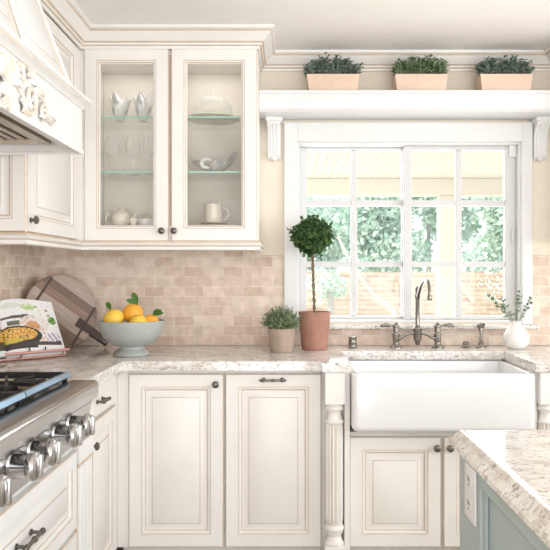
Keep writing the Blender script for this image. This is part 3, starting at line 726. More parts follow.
xs = PX(352.5, FYc)
T = thing('soap_dispenser', 'short ribbed nickel soap dispenser cap left of the faucet', 'soap dispenser', (xs, FYc, CT1))
obj('body', B().lathe([(.024, 0), (.025, .004), (.020, .008), (.019, .022), (.021, .026), (.019, .030), (.019, .046), (.021, .050), (.018, .056), (.010, .060), (.0001, .061)], (xs, FYc, CT1), n=24), 'nickel', T)
obj('spout', B().tube([(xs, FYc, CT1 + .053), (xs, FYc - .03, CT1 + .056), (xs, FYc - .044, CT1 + .050)], [.007, .006, .005], 10), 'nickel', T)
xs = PX(466, FYc)
T = tag(obj('air_gap', B().lathe([(.023, 0), (.024, .004), (.016, .008), (.013, .014), (.016, .020), (.016, .026), (.011, .033), (.0001, .035)], (xs, FYc, CT1), n=24), 'nickel'), 'small nickel button fitting between faucet and hand spray', 'sink button')
xs = PX(481, FYc)
T = thing('hand_spray', 'nickel hand spray with round head standing right of the faucet', 'spray', (xs, FYc, CT1))
obj('holder', B().lathe([(.026, 0), (.026, .005), (.017, .010), (.012, .022), (.014, .028), (.010, .034)], (xs, FYc, CT1), n=24), 'nickel', T)
obj('handle', B().lathe([(.007, 0), (.0085, .01), (.0065, .03), (.009, .055), (.008, .064)], (xs, FYc, CT1 + .034), n=18), 'nickel', T)
obj('spray_head', B().lathe([(.010, -.018), (.017, -.012), (.0215, 0), (.0215, .006), (.018, .009), (.0001, .009)], (xs - .003, FYc - .004, CT1 + .113), (.25, -1, -.55), 22), 'nickel', T)

# ------------------------------------------------------------------ window
W1 = B()
cy0, cy1 = 3.475, 3.50
X0, X1, Z1 = PX(284, 3.48), PX(532.5, 3.48), PZ(122, 3.48)
win = bpy.data.objects.new('window_1', None); C.objects.link(win); win.location = (.62, 3.55, OZ0); win['kind'] = 'structure'; win['label'] = 'white divided sliding window over the sink'; win['category'] = 'window'
b = B()
b.box(X0, OX0 + .01, cy0, cy1, 1.022, Z1, 0, .003); b.box(OX1 - .01, X1, cy0, cy1, 1.022, Z1, 0, .003); b.box(OX0 + .01, OX1 - .01, cy0, cy1, OZ1 - .01, Z1, 0, .003)
obj('casing', b, 'trim', win)
b = B(); b.box(OX0, OX0 + .02, WY, WY + .13, OZ0, OZ1, 0, .002); b.box(OX1 - .02, OX1, WY, WY + .13, OZ0, OZ1, 0, .002); b.box(OX0 + .02, OX1 - .02, WY, WY + .13, OZ1 - .02, OZ1, 0, .002); b.box(OX0 + .02, OX1 - .02, WY, WY + .13, OZ0, OZ0 + .012, 0, .002)
obj('jamb', b, 'trim', win)
def sash(Ys, px_, py_, ox0, ox1):
    """px_: pane column edges, py_: pane row edges in photo pixels on plane Ys"""
    cx = [PX(p, Ys) for p in px_]; rz = [PZ(p, Ys) for p in py_]
    b = B(); z0, z1 = OZ0 + .012, OZ1 - .02; t = .035
    b.box(ox0, cx[0], Ys, Ys + t, z0, z1, 0, .003); b.box(cx[3], ox1, Ys, Ys + t, z0, z1, 0, .003)
    b.box(cx[0], cx[3], Ys, Ys + t, rz[0], z1, 0, .003); b.box(cx[0], cx[3], Ys, Ys + t, z0, rz[5], 0, .003)
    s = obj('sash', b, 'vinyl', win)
    m_ = B(); m_.box(cx[1], cx[2], Ys + .004, Ys + t - .004, rz[5], rz[0], 0, .003)
    for i in (1, 3):
        for a, c in ((cx[0], cx[1] + .003), (cx[2] - .003, cx[3])): m_.box(a, c, Ys + .006, Ys + t - .006, rz[i + 1], rz[i])
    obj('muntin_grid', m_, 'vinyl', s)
    obj('pane', B().box(cx[0] - .003, cx[3] + .003, Ys + .016, Ys + .020, rz[5] - .003, rz[0] + .003), 'pane', s)
    return s
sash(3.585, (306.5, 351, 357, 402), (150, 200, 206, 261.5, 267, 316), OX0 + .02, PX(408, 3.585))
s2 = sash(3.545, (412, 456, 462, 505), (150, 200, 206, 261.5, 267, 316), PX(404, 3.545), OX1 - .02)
b = B().box(PX(509, 3.54), PX(516, 3.54), 3.528, 3.546, PZ(157, 3.54), PZ(140, 3.54), 0, .002); obj('latch', b, 'trim', s2)
xh = PX(512, 3.54); b = B().tube([(xh, 3.546, PZ(228, 3.54)), (xh, 3.53, PZ(229, 3.54)), (xh, 3.53, PZ(241, 3.54)), (xh, 3.546, PZ(242, 3.54))], .004, 8); obj('handle', b, 'trim', s2)
b = B(); b.box(-.03, 1.29, 3.445, WY + .02, 1.000, 1.022, 0, .005, 2)
struct('trim_6', b, 'granite', label='speckled granite window sill', cat='window sill')

# plant shelf and corbels
T = thing('plant_shelf', 'long white shelf over the window carrying three potted plants', 'shelf', (.62, 3.4, 2.08))
shz0, shz1 = PZ(111, 3.3), PZ(90, 3.3)
b = B(); b.prism([(3.499, shz0), (3.322, shz0), (3.318, shz0 + .004), (3.310, shz0 + .008), (3.304, shz0 + .018), (3.304, shz1 - .018), (3.298, shz1 - .014), (3.296, shz1 - .003), (3.299, shz1), (3.499, shz1)], (GX1 + .001, 0, 0), (0, 1, 0), (0, 0, 1), (1, 0, 0), RC0 - GX1 - .002)
obj('board', b, 'trim', T)
def corbel(xc, label):
    T = thing('corbel', label, 'corbel', (xc, 3.45, 1.87), 'corbels under the plant shelf')
    zt = shz0; zb = PZ(158, 3.43); h = zt - zb; hw = .033
    pr = [(0, zb), (.018, zb + .004), (.030, zb + .014), (.034, zb + .026), (.028, zb + .042), (.026, zb + h * .45), (.034, zb + h * .62), (.052, zb + h * .76), (.074, zb + h * .84), (.080, zb + h * .86), (.080, zt - .022), (0, zt - .022)]
    b = B().prism([(3.499 - a, z) for a, z in pr], (xc - hw, 0, 0), (0, 1, 0), (0, 0, 1), (1, 0, 0), 2 * hw)
    obj('scroll_body', b, 'white', T)
    b = B(); b.box(xc - .0425, xc + .0425, 3.402, 3.5, zt - .022, zt, 0, .004)
    obj('cap', b, 'white', T)
    b = B()
    for k in (-1, 0, 1):
        b.tube([(xc + k * .017, 3.499 - a - .001, z) for a, z in ((.033, zb + .024), (.027, zb + .045), (.025, zb + h * .45), (.033, zb + h * .62), (.051, zb + h * .76), (.072, zb + h * .84))], .0065, 8)
    b.lathe([(.0001, -.014), (.012, -.008), (.015, 0), (.012, .008), (.0001, .014)], (xc, 3.478, zb + .002), n=14)
    obj('leaf_carving', b, ['white'], T)
corbel(PX(274, 3.43), 'small white carved corbel at the left end of the window shelf')
corbel(PX(543.5, 3.43), 'small white carved corbel at the right end of the window shelf')

# ------------------------------------------------------------------ plants
def rnd_dir():
    while True:
        v = Vector((random.uniform(-1, 1), random.uniform(-1, 1), random.uniform(-1, 1)))
        if .1 < v.length < 1: return v.normalized()
def trough(px, label, leafm, pointed, seed):
    random.seed(seed)
    yc = 3.385; xc = PX(px, yc); z0 = shz1 + .0005; hw = .128; h = .088
    T = thing('potted_plant', label, 'plant', (xc, yc, z0), 'potted plants on the window shelf')
    b = B(); d0, d1 = .043, .052; w0, w1 = .118, .130
    vs = []
    for (w_, d_, z) in ((w0, d0, 0), (w1, d1, h), (w1 - .007, d1 - .007, h), (w1 - .009, d1 - .009, h - .014)):
        vs += [(xc - w_, yc - d_, z0 + z), (xc + w_, yc - d_, z0 + z), (xc + w_, yc + d_, z0 + z), (xc - w_, yc + d_, z0 + z)]
    fs = [[3, 2, 1, 0], [12, 13, 14, 15]]
    for i in range(3):
        for k in range(4): fs.append([i * 4 + k, i * 4 + (k + 1) % 4, i * 4 + 4 + (k + 1) % 4, i * 4 + 4 + k])
    b.add(vs, fs); obj('pot', b, 'terra_pale', T)
    obj('soil', B().box(xc - w1 + .01, xc + w1 - .01, yc - d1 + .01, yc + d1 - .01, z0 + h - .013, z0 + h - .004), 'soil', T)
    f = B()
    for i in range(150):
        q = random.uniform(-1, 1); bx_ = xc + q * .112; by = yc + random.uniform(-.04, .035)
        top_ = .095 * math.sqrt(max(.25, 1 - (q * .85) ** 2)) * random.uniform(.5, 1.05)
        lean = Vector((q * .022 + random.uniform(-.016, .016), random.uniform(-.035, .02), 0))
        p0 = Vector((bx_, by, z0 + h - .006)); p1 = p0 + Vector((0, 0, top_)) + lean
        f.tube([p0, (p0 + p1) / 2, p1], .0011, 4)
        nl = random.randint(7, 10)
        for j in range(nl):
            t = .2 + .8 * j / (nl - 1); p = p0.lerp(p1, t); a = random.uniform(0, 2 * PI)
            d = Vector((math.cos(a), math.sin(a), random.uniform(.1, 1.0 if pointed else .7)))
            f.leaf(p, d, (0, 0, 1), random.uniform(.018, .026) * (1.25 if pointed else 1), random.uniform(.010, .014) if pointed else random.uniform(.015, .019), 0)
    obj('foliage', f, leafm, T, smooth=False, recalc=False)
trough(332.5, 'leftmost small-leaved plant in pale terracotta trough on the window shelf', 'leaf_blue', False, 3)
trough(419.5, 'middle boxwood plant with upright green leaves in terracotta trough on the shelf', 'leaf_box', True, 4)
trough(503.5, 'rightmost bluish-leaved plant in terracotta trough on the window shelf', 'leaf_blue', False, 5)

# topiary
random.seed(11)
ty = 3.30; tx = PX(314.5, ty)
T = thing('topiary', 'ivy ball topiary on a twisted stem in red terracotta pot', 'plant', (tx, ty, CT1))
ph = .184
obj('pot', B().lathe([(.060, 0), (.062, .003), (.0665, .03), (.078, ph - .004), (.079, ph), (.072, ph), (.070, ph - .012)], (tx, ty, CT1 + .0005), n=40), 'terra', T)
obj('soil', B().lathe([(.0001, -.004), (.069, -.004), (.069, .004), (.0001, .008)], (tx, ty, CT1 + ph - .014), n=24), 'soil', T)
bc = Vector((PX(312, ty), ty, PZ(236, ty))); st = B()
for ph_ in (0, PI):
    st.tube([(tx + (bc.x - tx) * q + .0045 * math.cos(q * 34 + ph_), ty + .0045 * math.sin(q * 26 + ph_), CT1 + ph - .012 + (bc.z - CT1 - ph) * q) for q in [i / 40 for i in range(41)]], .0036, 8)
obj('stem', st, 'stem', T)
f = B(); R0 = .085
for i in range(1250):
    d = rnd_dir(); rr = R0 * (random.uniform(.55, 1.0) ** .5) * random.uniform(.9, 1.08) * (1 + .07 * math.sin(d.x * 7 + 1) * math.cos(d.z * 6))
    p = bc + d * rr; dd = (d * .5 + rnd_dir() * .8 + Vector((0, 0, -.25))).normalized()
    f.leaf(p, dd, d, random.uniform(.018, .030), random.uniform(.016, .024))
for i in range(26):
    d = rnd_dir(); d.z = -abs(d.z) * .6 if i % 2 else d.z; p = bc + d * R0
    for j in range(4): f.leaf(p + d * .009 * j + rnd_dir() * .005, (d + rnd_dir() * .7), d, .022, .018)
obj('foliage', f, 'leaf_dark', T, smooth=False, recalc=False)

# small herb
random.seed(12)
hy = 3.20; hx = PX(281.5, hy); hh = .112
T = thing('potted_herb', 'small bushy sage-green herb in grey clay pot left of the topiary', 'plant', (hx, hy, CT1))
obj('pot', B().lathe([(.052, 0), (.054, .003), (.066, hh - .003), (.067, hh), (.061, hh), (.060, hh - .01)], (hx, hy, CT1 + .0005), n=36), 'clay_grey', T)
obj('soil', B().lathe([(.0001, -.004), (.059, -.004), (.059, .004), (.0001, .008)], (hx, hy, CT1 + hh - .013), n=20), 'soil', T)
f = B(); c0 = Vector((hx, hy, CT1 + hh + .005))
for i in range(210):
    d = rnd_dir(); d.z = abs(d.z) * .9 + .06; d.normalize(); ln = random.uniform(.07, .098)
    p0 = c0 + Vector((d.x, d.y, 0)) * .03; p1 = c0 + Vector((d.x * ln * .98, d.y * ln * .98, d.z * ln * 1.02))
    f.tube([p0, p1], .0009, 3)
    for j in range(9):
        t = .3 + .72 * j / 8; p = p0.lerp(p1, t)
        f.leaf(p, (d * .6 + rnd_dir() * .75), d, random.uniform(.016, .024), random.uniform(.005, .0075))
obj('foliage', f, 'leaf_sage', T, smooth=False, recalc=False)

# vase with eucalyptus
random.seed(13)
vy = 3.33; vx = PX(516, vy)
T = thing('vase', 'round white ceramic vase holding eucalyptus sprigs at the window end', 'vase', (vx, vy, CT1))
obj('body', B().lathe([(.036, 0), (.042, .003), (.055, .018), (.0635, .042), (.063, .060), (.053, .085), (.036, .106), (.027, .120), (.026, .128), (.029, .136), (.025, .136), (.021, .126)], (vx, vy, CT1 + .0005), n=40), 'china', T)
for (ex, ez, ey) in ((487, 297, -.03), (494, 304, -.05), (503, 300, .02), (520, 293, .0), (529, 300, -.03), (514, 303, -.04)):
    f = B(); p0 = Vector((vx, vy, CT1 + .10)); p2 = Vector((PX(ex, vy), vy + ey, PZ(ez, vy))); pm = Vector((vx + (p2.x - vx) * .35, vy + ey * .4, CT1 + .175))
    pts = [p0 * (1 - q) ** 2 + pm * 2 * q * (1 - q) + p2 * q * q for q in [i / 10 for i in range(11)]]
    f.tube(pts, [.0018] * 5 + [.0013] * 6, 5)
    for i in range(4, 11):
        t = (pts[i] - pts[i - 1]).normalized()
        for s in (-1, 1):
            if random.random() < .12: continue
            sd = t.cross(rnd_dir()).normalized()
            f.leaf(pts[i], t * .5 + sd * s + Vector((0, 0, .2)), rnd_dir(), random.uniform(.020, .029), random.uniform(.013, .018))
    obj('sprig', f, 'leaf_euc', T, smooth=False, recalc=False)

# ------------------------------------------------------------------ fruit bowl
by = 3.06; bxx = PX(131.5, by)
rimz = PZ(320.5, by) - CT1
T = tag(obj('fruit_bowl', B().lathe([(.0001, .004), (.060, .003), (.074, 0), (.080, .003), (.080, .010), (.070, .020), (.055, .030), (.052, .040), (.062, .044), (.098, .058), (.128, .088), (.143, .118), (.149, rimz - .012), (.151, rimz - .004), (.151, rimz), (.147, rimz + .001), (.144, rimz - .010), (.137, .118), (.122, .092), (.094, .066), (.058, .054), (.0001, .052)], (bxx, by, CT1 + .0003), n=48), 'bowl'), 'pale grey footed ceramic bowl of oranges near the corner', 'bowl')
def fruit(px, py, yy, r, mat, label, leaves, seed):
    random.seed(seed); c = Vector((PX(px, yy), yy, PZ(py, yy)))
    T = thing('orange', label, 'fruit', (c.x, c.y, c.z - r), 'oranges in the footed bowl')
    ax = Vector((random.uniform(-.5, .5), random.uniform(-.6, -.1), 1)).normalized()
    pr = [(max(.0001, r * math.sin(PI * i / 16)), -r * .96 * math.cos(PI * i / 16)) for i in range(17)]
    pr[-1] = (.0001, r * .90)
    obj('peel', B().lathe(pr, c, ax, 28), mat, T)
    f = B(); f.tube([c + ax * r * .88, c + ax * r * 1.06], [.003, .002], 6); top_ = c + ax * r * 1.0
    if leaves:
        f2 = B()
        for d, l, w_ in leaves:
            d = Vector(d).normalized(); sd = d.cross(Vector((0, -1, .4))).normalized(); nn = sd.cross(d)
            vs = []; K = 7
            for i in range(K):
                q = i / (K - 1); wd = w_ * math.sin(PI * min(1, q * .93 + .04)) ** .8; cc = top_ + d * l * q - Vector((0, 0, 1)) * l * .25 * q * q
                vs += [cc + sd * wd + nn * wd * .3, cc, cc - sd * wd + nn * wd * .3]
            fs = []
            for i in range(K - 1):
                for k in (0, 1): fs.append([i * 3 + k, i * 3 + k + 1, i * 3 + k + 4, i * 3 + k + 3])
            f2.add(vs, fs)
        obj('leaf', f2, 'leaf_cit', T, recalc=False)
    obj('stem', f, 'stem', T)
zr = rimz
fruit(114, 319, 3.02, .046, 'lemon', 'yellowish orange at the left rim of the bowl', [((-.2, -.3, 1), .05, .012)], 1)
fruit(133, 313.5, 3.06, .047, 'orange', 'deep orange fruit highest in the bowl, with upright green leaves', [((-.25, -.1, 1), .075, .014), ((-.7, -.3, .55), .06, .013)], 2)
fruit(138.5, 323.5, 3.0, .040, 'lemon', 'orange low at the front centre of the bowl', [], 3)
fruit(151, 322, 3.045, .036, 'orange', 'orange at the right rim of the bowl with a drooping leaf', [((1, -.35, .45), .058, .014), ((.8, .1, .7), .05, .013)], 6)

# ------------------------------------------------------------------ cutting board
lean = math.radians(11)
Wn = Vector((WU.y, -WU.x, 0)); Vt = (WV * math.cos(lean) - Wn * math.sin(lean)).normalized(); Nt = WU.cross(Vt).normalized()
if Nt.dot(Wn) < 0: Nt = -Nt
rb = .182
cen = Vector((-1.108, 3.315, CT1 + rb * math.cos(lean) + .006))
T = thing('cutting_board', 'round striped wood cutting board with dark handle leaning in the corner', 'cutting board', (cen.x, cen.y, CT1))
def bp(u, v, n): return cen + WU * u + Vt * v + Nt * n
b = B(); n = 72; vs = []; fs = []
ringsb = [(rb - .003, -.009), (rb, -.006), (rb, .006), (rb - .003, .009)]
for r_, h_ in ringsb:
    for k in range(n): a = 2 * PI * k / n; vs.append(bp(r_ * math.cos(a), r_ * math.sin(a), h_))
for i in range(3):
    for k in range(n): fs.append([i * n + k, i * n + (k + 1) % n, (i + 1) * n + (k + 1) % n, (i + 1) * n + k])
fs.append(list(range(n))[::-1]); fs.append([3 * n + k for k in range(n)]); b.add(vs, fs)
obj('disc', b, 'board', T)
# edge bands: two dark crossbars
d2 = Vector((.80, -.60)); p2 = Vector((.60, .80))
def strip(a0, a1, w0, w1, th, name, mat, lift=.0):
    vs = []
    for a, w_ in ((a0, w0), (a1, w1)):
        for s in (-1, 1):
            q = d2 * a + p2 * w_ * s
            for h_ in (-th, th): vs.append(bp(q.x, q.y, h_ + lift))
    b = B(); b.add(vs, [[0, 1, 3, 2], [4, 6, 7, 5], [0, 2, 6, 4], [1, 5, 7, 3], [0, 4, 5, 1], [2, 3, 7, 6]]); return obj(name, b, mat, T)
strip(.125, .137, .115, .115, .0096, 'crossbar', 'boarddark'); strip(-.137, -.125, .115, .115, .0096, 'crossbar', 'boarddark')
strip(.09, .283, .024, .017, .0105, 'handle', 'boarddark')
b = B(); q = d2 * .262; ringp = [bp(q.x + .010 * math.cos(a), q.y + .010 * math.sin(a), .0115) for a in [2 * PI * i / 16 for i in range(17)]]
b.tube(ringp, .0022, 6); obj('hanging_ring', b, 'pewter', T)

# ------------------------------------------------------------------ cookbook on its stand
T = thing('cookbook_stand', 'rosy metal cookbook stand on the left counter by the range', 'stand', (-1.1, 2.93, CT1))
E = Vector((.995, 1.0, 0)).normalized()           # along the ledge, left to right
Nf = Vector((E.y, -E.x, 0))                        # towards the viewer
tl = math.radians(33)
Up = (WV * math.cos(tl) - Nf * math.sin(tl)).normalized(); Nb = (Nf * math.cos(tl) + WV * math.sin(tl)).normalized()
O = Vector((-1.172, 2.835, CT1 + .018))             # bottom of the spine
def cbp(u, v, n): return O + E * u + Up * v + Nb * n
b = B()
b.tube([cbp(-.075, 0, .03) , cbp(.262, 0, .03)], .006, 10); b.tube([cbp(-.075, -.004, -.012), cbp(.262, -.004, -.012)], .006, 10)
for u in (-.05, .05, .24): b.tube([cbp(u, -.004, -.012), cbp(u, -.008, .01), cbp(u, 0, .03)], .004, 8)
obj('ledge', b, 'pink', T)
b = B()
for u in (.0, .2):
    b.tube([cbp(u, 0, -.014), cbp(u, .20, -.014)], .004, 8)
    t0 = cbp(u, .17, -.014); b.tube([t0, Vector((t0.x, t0.y, 0)) + Vector((-.02, .03, CT1 + .004))], .004, 8)
    f0 = cbp(u, -.004, -.012); b.tube([f0, Vector((f0.x, f0.y, CT1 + .004))], .004, 8)
b.tube([cbp(0, .18, -.014), cbp(.2, .18, -.014)], .004, 8)
obj('back_frame', b, 'pink', T)
for u in (.085, .155):
    b = B(); b.tube([cbp(u, 0, .030), cbp(u, .012, .032), cbp(u + .004, .022, .026), cbp(u + .004, .012, .022)], .0028, 8)
    obj('page_clip', b, 'blackwire', T)
T = thing('cookbook', 'open cookbook showing a pan of food, propped on the stand', 'book', (-1.1, 2.93, CT1 + .018))
PWd, PH = .258, .257
def page_color(u, v):
    """u 0 spine..1 outer, v 0 bottom..1 top : printed food photograph"""
    r_ = random.random
    n_ = math.sin(u * 31 + 3 * math.sin(v * 17)) * math.cos(v * 37 + 2 * math.sin(u * 23))
    col = (.85, .85, .84) if n_ < .55 else (.78, .77, .77)
    def inel(cx, cy, a, b_): return ((u - cx) / a) ** 2 + ((v - cy) / b_) ** 2 < 1
    if inel(.20, .88, .22, .045): col = (.72, .74, .68)
    if inel(.52, .85, .13, .06): col = (.48, .62, .30) if n_ > -.2 else (.70, .78, .58)
    if inel(.66, .86, .025, .02) or inel(.84, .80, .03, .02) or inel(.86, .70, .03, .025): col = (.34, .27, .10)
    if inel(.78, .74, .13, .09) and n_ > .15: col = (.80, .74, .56)
    if inel(.90, .60, .075, .075): col = (.10, .24, .06) if n_ > -.4 else (.30, .44, .18)
    if .02 < u < .48 and .635 < v < .675 + .07 * u: col = (.13, .10, .10)
    if .10 < u < .34 and .52 < v < .60: col = (.15, .15, .11) if v < .585 else (.30, .30, .26)
    if inel(.55, .52, .26, .17): col = (.70, .52, .46) if n_ > .25 else (.80, .76, .75)
    if inel(.52, .47, .13, .11): col = (.58, .27, .12) if r_() < .7 else (.72, .45, .28)
    if inel(.66, .33, .08, .16) and n_ > 0: col = (.74, .56, .50)
    if inel(.18, .31, .46, .19): col = (.045, .04, .04)
    if inel(.20, .345, .37, .125):
        q = r_(); col = (.85, .42, .05) if q < .3 else (.84, .62, .26) if q < .55 else (.56, .18, .05) if q < .72 else (.10, .08, .05) if q < .9 else (.26, .32, .09)
    if inel(.08, .24, .22, .045): col = (.62, .48, .08)
    if u < .52 and .09 < v < .19: col = (.06, .055, .055)
    if .50 < u < .97 and .13 < v < .175 + .03 * u: col = (.08, .07, .07)
    if inel(.84, .27, .13, .09) and math.sin(u * 70 + v * 34) > -.15: col = (.46, .38, .54)
    return col
def page(side, label):
    random.seed(21 + side)
    NU, NV = 64, 72; b = B(); vs = []; fs = []
    def pt(u, v, back=0):
        x = u * PWd * (1 if side > 0 else 1); bow = .016 * math.sin(min(1, u * 1.25) * PI) ** .8 + .006
        bow = .004 + .018 * math.sin(PI * min(1, u ** .6))
        if side > 0: return cbp(x, .004 + v * PH + .012 * math.sin(PI * min(1, u ** .6)) * v, bow + back)
        # left page folds towards the wall line
        q = cbp(0, .004 + v * PH + .012 * math.sin(PI * min(1, u ** .6)) * v, bow + back)
        return q + Vector((-.10, -.97, 0)).normalized() * x
    for j in range(NV + 1):
        for i in range(NU + 1): vs.append(pt(i / NU, j / NV))
    for j in range(NV):
        for i in range(NU): a = j * (NU + 1) + i; fs.append([a, a + 1, a + NU + 2, a + NU + 1])
    b.add(vs, fs)
    # page block below
    vs2 = []; n0 = len(b.v)
    for j in (0, 1):
        for i in range(NU + 1): vs2.append(pt(i / NU, j, -.0005)); vs2.append(cbp(0, 0, 0) * 0 + pt(i / NU, j, -.010 - .004 * (i / NU > 0)))
    st = 2 * (NU + 1); fs2 = []
    for i in range(NU):
        for j in (0, 1): fs2.append([j * st + 2 * i, j * st + 2 * i + 1, j * st + 2 * i + 3, j * st + 2 * i + 2])
        fs2.append([2 * i + 1, st + 2 * i + 1, st + 2 * i + 3, 2 * i + 3])
    e = 2 * NU; fs2.append([e, e + 1, st + e + 1, st + e])
    b.add(vs2, fs2, 1)
    o = obj('page', b, ['print', 'paper'], T, recalc=False, angle=50)
    ca = o.data.color_attributes.new('print', 'FLOAT_COLOR', 'CORNER')
    k = 0
    for fi, poly_ in enumerate(o.data.polygons):
        if fi < NU * NV:
            jj, ii = divmod(fi, NU); u = (ii + .5) / NU; v = (jj + .5) / NV
            col = page_color(u, v) if side > 0 else page_color(max(0, .45 - u * .6), v)
        else: col = (.86, .86, .84)
        for li_ in poly_.loop_indices: ca.data[li_].color = (*col, 1)
    return o
page(1, ''); page(-1, '')
b = B(); b.add([cbp(-.002, 0, -.011), cbp(PWd + .006, 0, -.011), cbp(PWd + .006, PH + .012, -.011), cbp(-.002, PH + .012, -.011), cbp(-.002, 0, -.008), cbp(PWd + .006, 0, -.008), cbp(PWd + .006, PH + .012, -.008), cbp(-.002, PH + .012, -.008)],
               [[3, 2, 1, 0], [4, 5, 6, 7], [0, 1, 5, 4], [1, 2, 6, 5], [2, 3, 7, 6], [3, 0, 4, 7]])
obj('cover', b, 'paper', T)

# ------------------------------------------------------------------ dishes in the glazed cabinet
SZ = (FLO + .0005, SH[0] + .0045, SH[1] + .0045)
def petal_bowl(px, yy, z, r, h, np_, label, seed, width=.58):
    random.seed(seed); x = PX(px, yy); b = B(); c = Vector((x, yy, z))
    b.lathe([(.020, 0), (.022, .003), (.014, .008), (.016, .014), (.0001, .015)], c, n=20)
    for k in range(np_):
        a = 2 * PI * k / np_ + .3 + random.uniform(-.15, .15); d = Vector((math.cos(a), math.sin(a), 0)); sd = Vector((-d.y, d.x, 0)); K = 9; vs = []; hh_ = h * random.uniform(.82, 1.05)
        for i in range(K):
            q = i / (K - 1); wd = r * width * math.sin(PI * (q * .9 + .1)) ** .75; rr = r * (.12 + .9 * q - .12 * q * q); zz = .012 + hh_ * (q ** 1.3)
            cc = c + d * rr + Vector((0, 0, zz))
            for s in (-1, -.5, 0, .5, 1): vs.append(cc + sd * wd * s - d * wd * .55 * (s * s))
        fs = []
        for i in range(K - 1):
            for s in range(4): fs.append([i * 5 + s, i * 5 + s + 1, i * 5 + s + 6, i * 5 + s + 5])
        n0 = len(vs); vs2 = vs + [v - d * .003 for v in vs]
        fs = fs + [[i + n0 for i in f][::-1] for f in fs]
        for i in range(K - 1):
            for e in (0, 4): fs.append([i * 5 + e, (i + 1) * 5 + e, n0 + (i + 1) * 5 + e, n0 + i * 5 + e])
        b.add(vs2, fs, 1 if k % 3 == 1 else 0)
    return tag(obj('petal_bowl', b, ['china', 'silver'], recalc=False), label, 'bowl', 'leaf-petalled bowls in the glazed cabinet')
petal_bowl(120, 3.32, SZ[2], .064, .125, 6, 'left of two leaf-petalled white and silver bowls on the top glass shelf', 31)
petal_bowl(143.5, 3.32, SZ[2], .064, .130, 6, 'right of two leaf-petalled white and silver bowls on the top glass shelf', 32)
def goblet(px, yy, label):
    x = PX(px, yy); T = thing('wine_glass', label, 'glass', (x, yy, SZ[1]), 'wine glasses on the lower glass shelf'); z = SZ[1]
    obj('cup', B().lathe([(.005, .085), (.022, .094), (.034, .112), (.037, .135), (.034, .165), (.029, .190), (.0275, .190), (.0325, .165), (.0355, .135), (.0325, .114), (.02, .098), (.0001, .093)], (x, yy, z), n=26), 'crystal', T)
    obj('stem', B().lathe([(.036, 0), (.036, .002), (.012, .006), (.006, .014), (.008, .030), (.005, .040), (.009, .052), (.005, .062), (.008, .074), (.005, .086)], (x, yy, z), n=22), 'crystal', T)
goblet(112.5, 3.31, 'leftmost clear wine glass on the lower glass shelf'); goblet(133, 3.33, 'middle clear wine glass on the lower glass shelf'); goblet(150.5, 3.31, 'rightmost clear wine glass on the lower glass shelf')
# teapot
yy = 3.31; x = PX(121, yy); z = SZ[0]
T = thing('teapot', 'cream china teapot with loop handle on the cabinet floor', 'teapot', (x, yy, z))
obj('body', B().lathe([(.030, 0), (.034, .003), (.046, .022), (.050, .045), (.046, .064), (.036, .075), (.030, .078), (.0001, .078)], (x, yy, z), n=32), 'cream_china', T)
obj('lid', B().lathe([(.031, .0785), (.028, .084), (.014, .090), (.005, .092), (.008, .098), (.006, .104), (.0001, .106)], (x, yy, z), n=24), 'cream_china', T)
obj('handle', B().tube([(x - .042 - .034 * math.sin(a), yy, z + .042 + .030 * math.cos(a)) for a in [PI * i / 14 for i in range(15)]], .005, 8), 'cream_china', T)
obj('spout', B().tube([(x + .044, yy, z + .030), (x + .060, yy, z + .042), (x + .068, yy, z + .060), (x + .076, yy, z + .070)], [.012, .009, .007, .006], 10), 'cream_china', T)
x = PX(133.5, 3.24); yy = 3.24
T = thing('egg_cup', 'tiny yellowish china cup in front of the teapot', 'cup', (x, yy, z))
obj('body', B().lathe([(.014, 0), (.015, .003), (.009, .008), (.014, .016), (.021, .030), (.021, .040), (.0195, .040), (.0001, .020)], (x, yy, z), n=22), M['cream_china'], T)
obj('handle', B().tube([(x - .020 - .010 * math.sin(a), yy, z + .028 + .009 * math.cos(a)) for a in [PI * i / 8 for i in range(9)]], .0025, 6), M['cream_china'], T)
x = PX(145, 3.31); yy = 3.31
T = thing('china_dish', 'white china dish with dried sprigs beside the teapot', 'dish', (x, yy, z))
obj('body', B().lathe([(.030, 0), (.033, .004), (.042, .030), (.043, .042), (.040, .042), (.0001, .018)], (x, yy, z), n=28), 'china', T)
f = B(); random.seed(40)
for i in range(60):
    a = random.uniform(0, 2 * PI); r_ = random.uniform(0, .034); f.leaf((x + r_ * math.cos(a), yy + r_ * math.sin(a), z + .034 + random.uniform(0, .03)), rnd_dir() + Vector((0, 0, .6)), (0, 0, 1), .018, .008)
obj('sprigs', f, 'cream_china', T, smooth=False, recalc=False)
# right side: plates and mug
yy = 3.31; x = PX(213.5, yy)
for k, (r_, lb) in enumerate(((.073, 'lower cream saucer of the pair under the mug'), (.069, 'upper cream saucer of the pair, directly under the mug'))):
    zz = z + k * .0125
    tag(obj('saucer', B().lathe([(.036, 0), (.038, .003), (.058, .007), (r_, .0105), (r_, .0122), (.056, .0092), (.040, .0055), (.0001, .0055)], (x, yy, zz), n=36), 'cream_china'), lb, 'saucer', 'saucers under the mug')
T = thing('mug', 'cream patterned china mug standing on two saucers', 'mug', (x, yy, z + .0185))
obj('body', B().lathe([(.034, 0), (.036, .003), (.043, .015), (.046, .040), (.0465, .085), (.0485, .096), (.045, .096), (.043, .085), (.040, .02), (.0001, .01)], (x, yy, z + .0182), n=32), 'cream_china', T)
obj('handle', B().tube([(x + .044 + .030 * math.sin(a), yy, z + .068 + .028 * math.cos(a)) for a in [PI * i / 12 for i in range(13)]], .005, 8), 'cream_china', T)
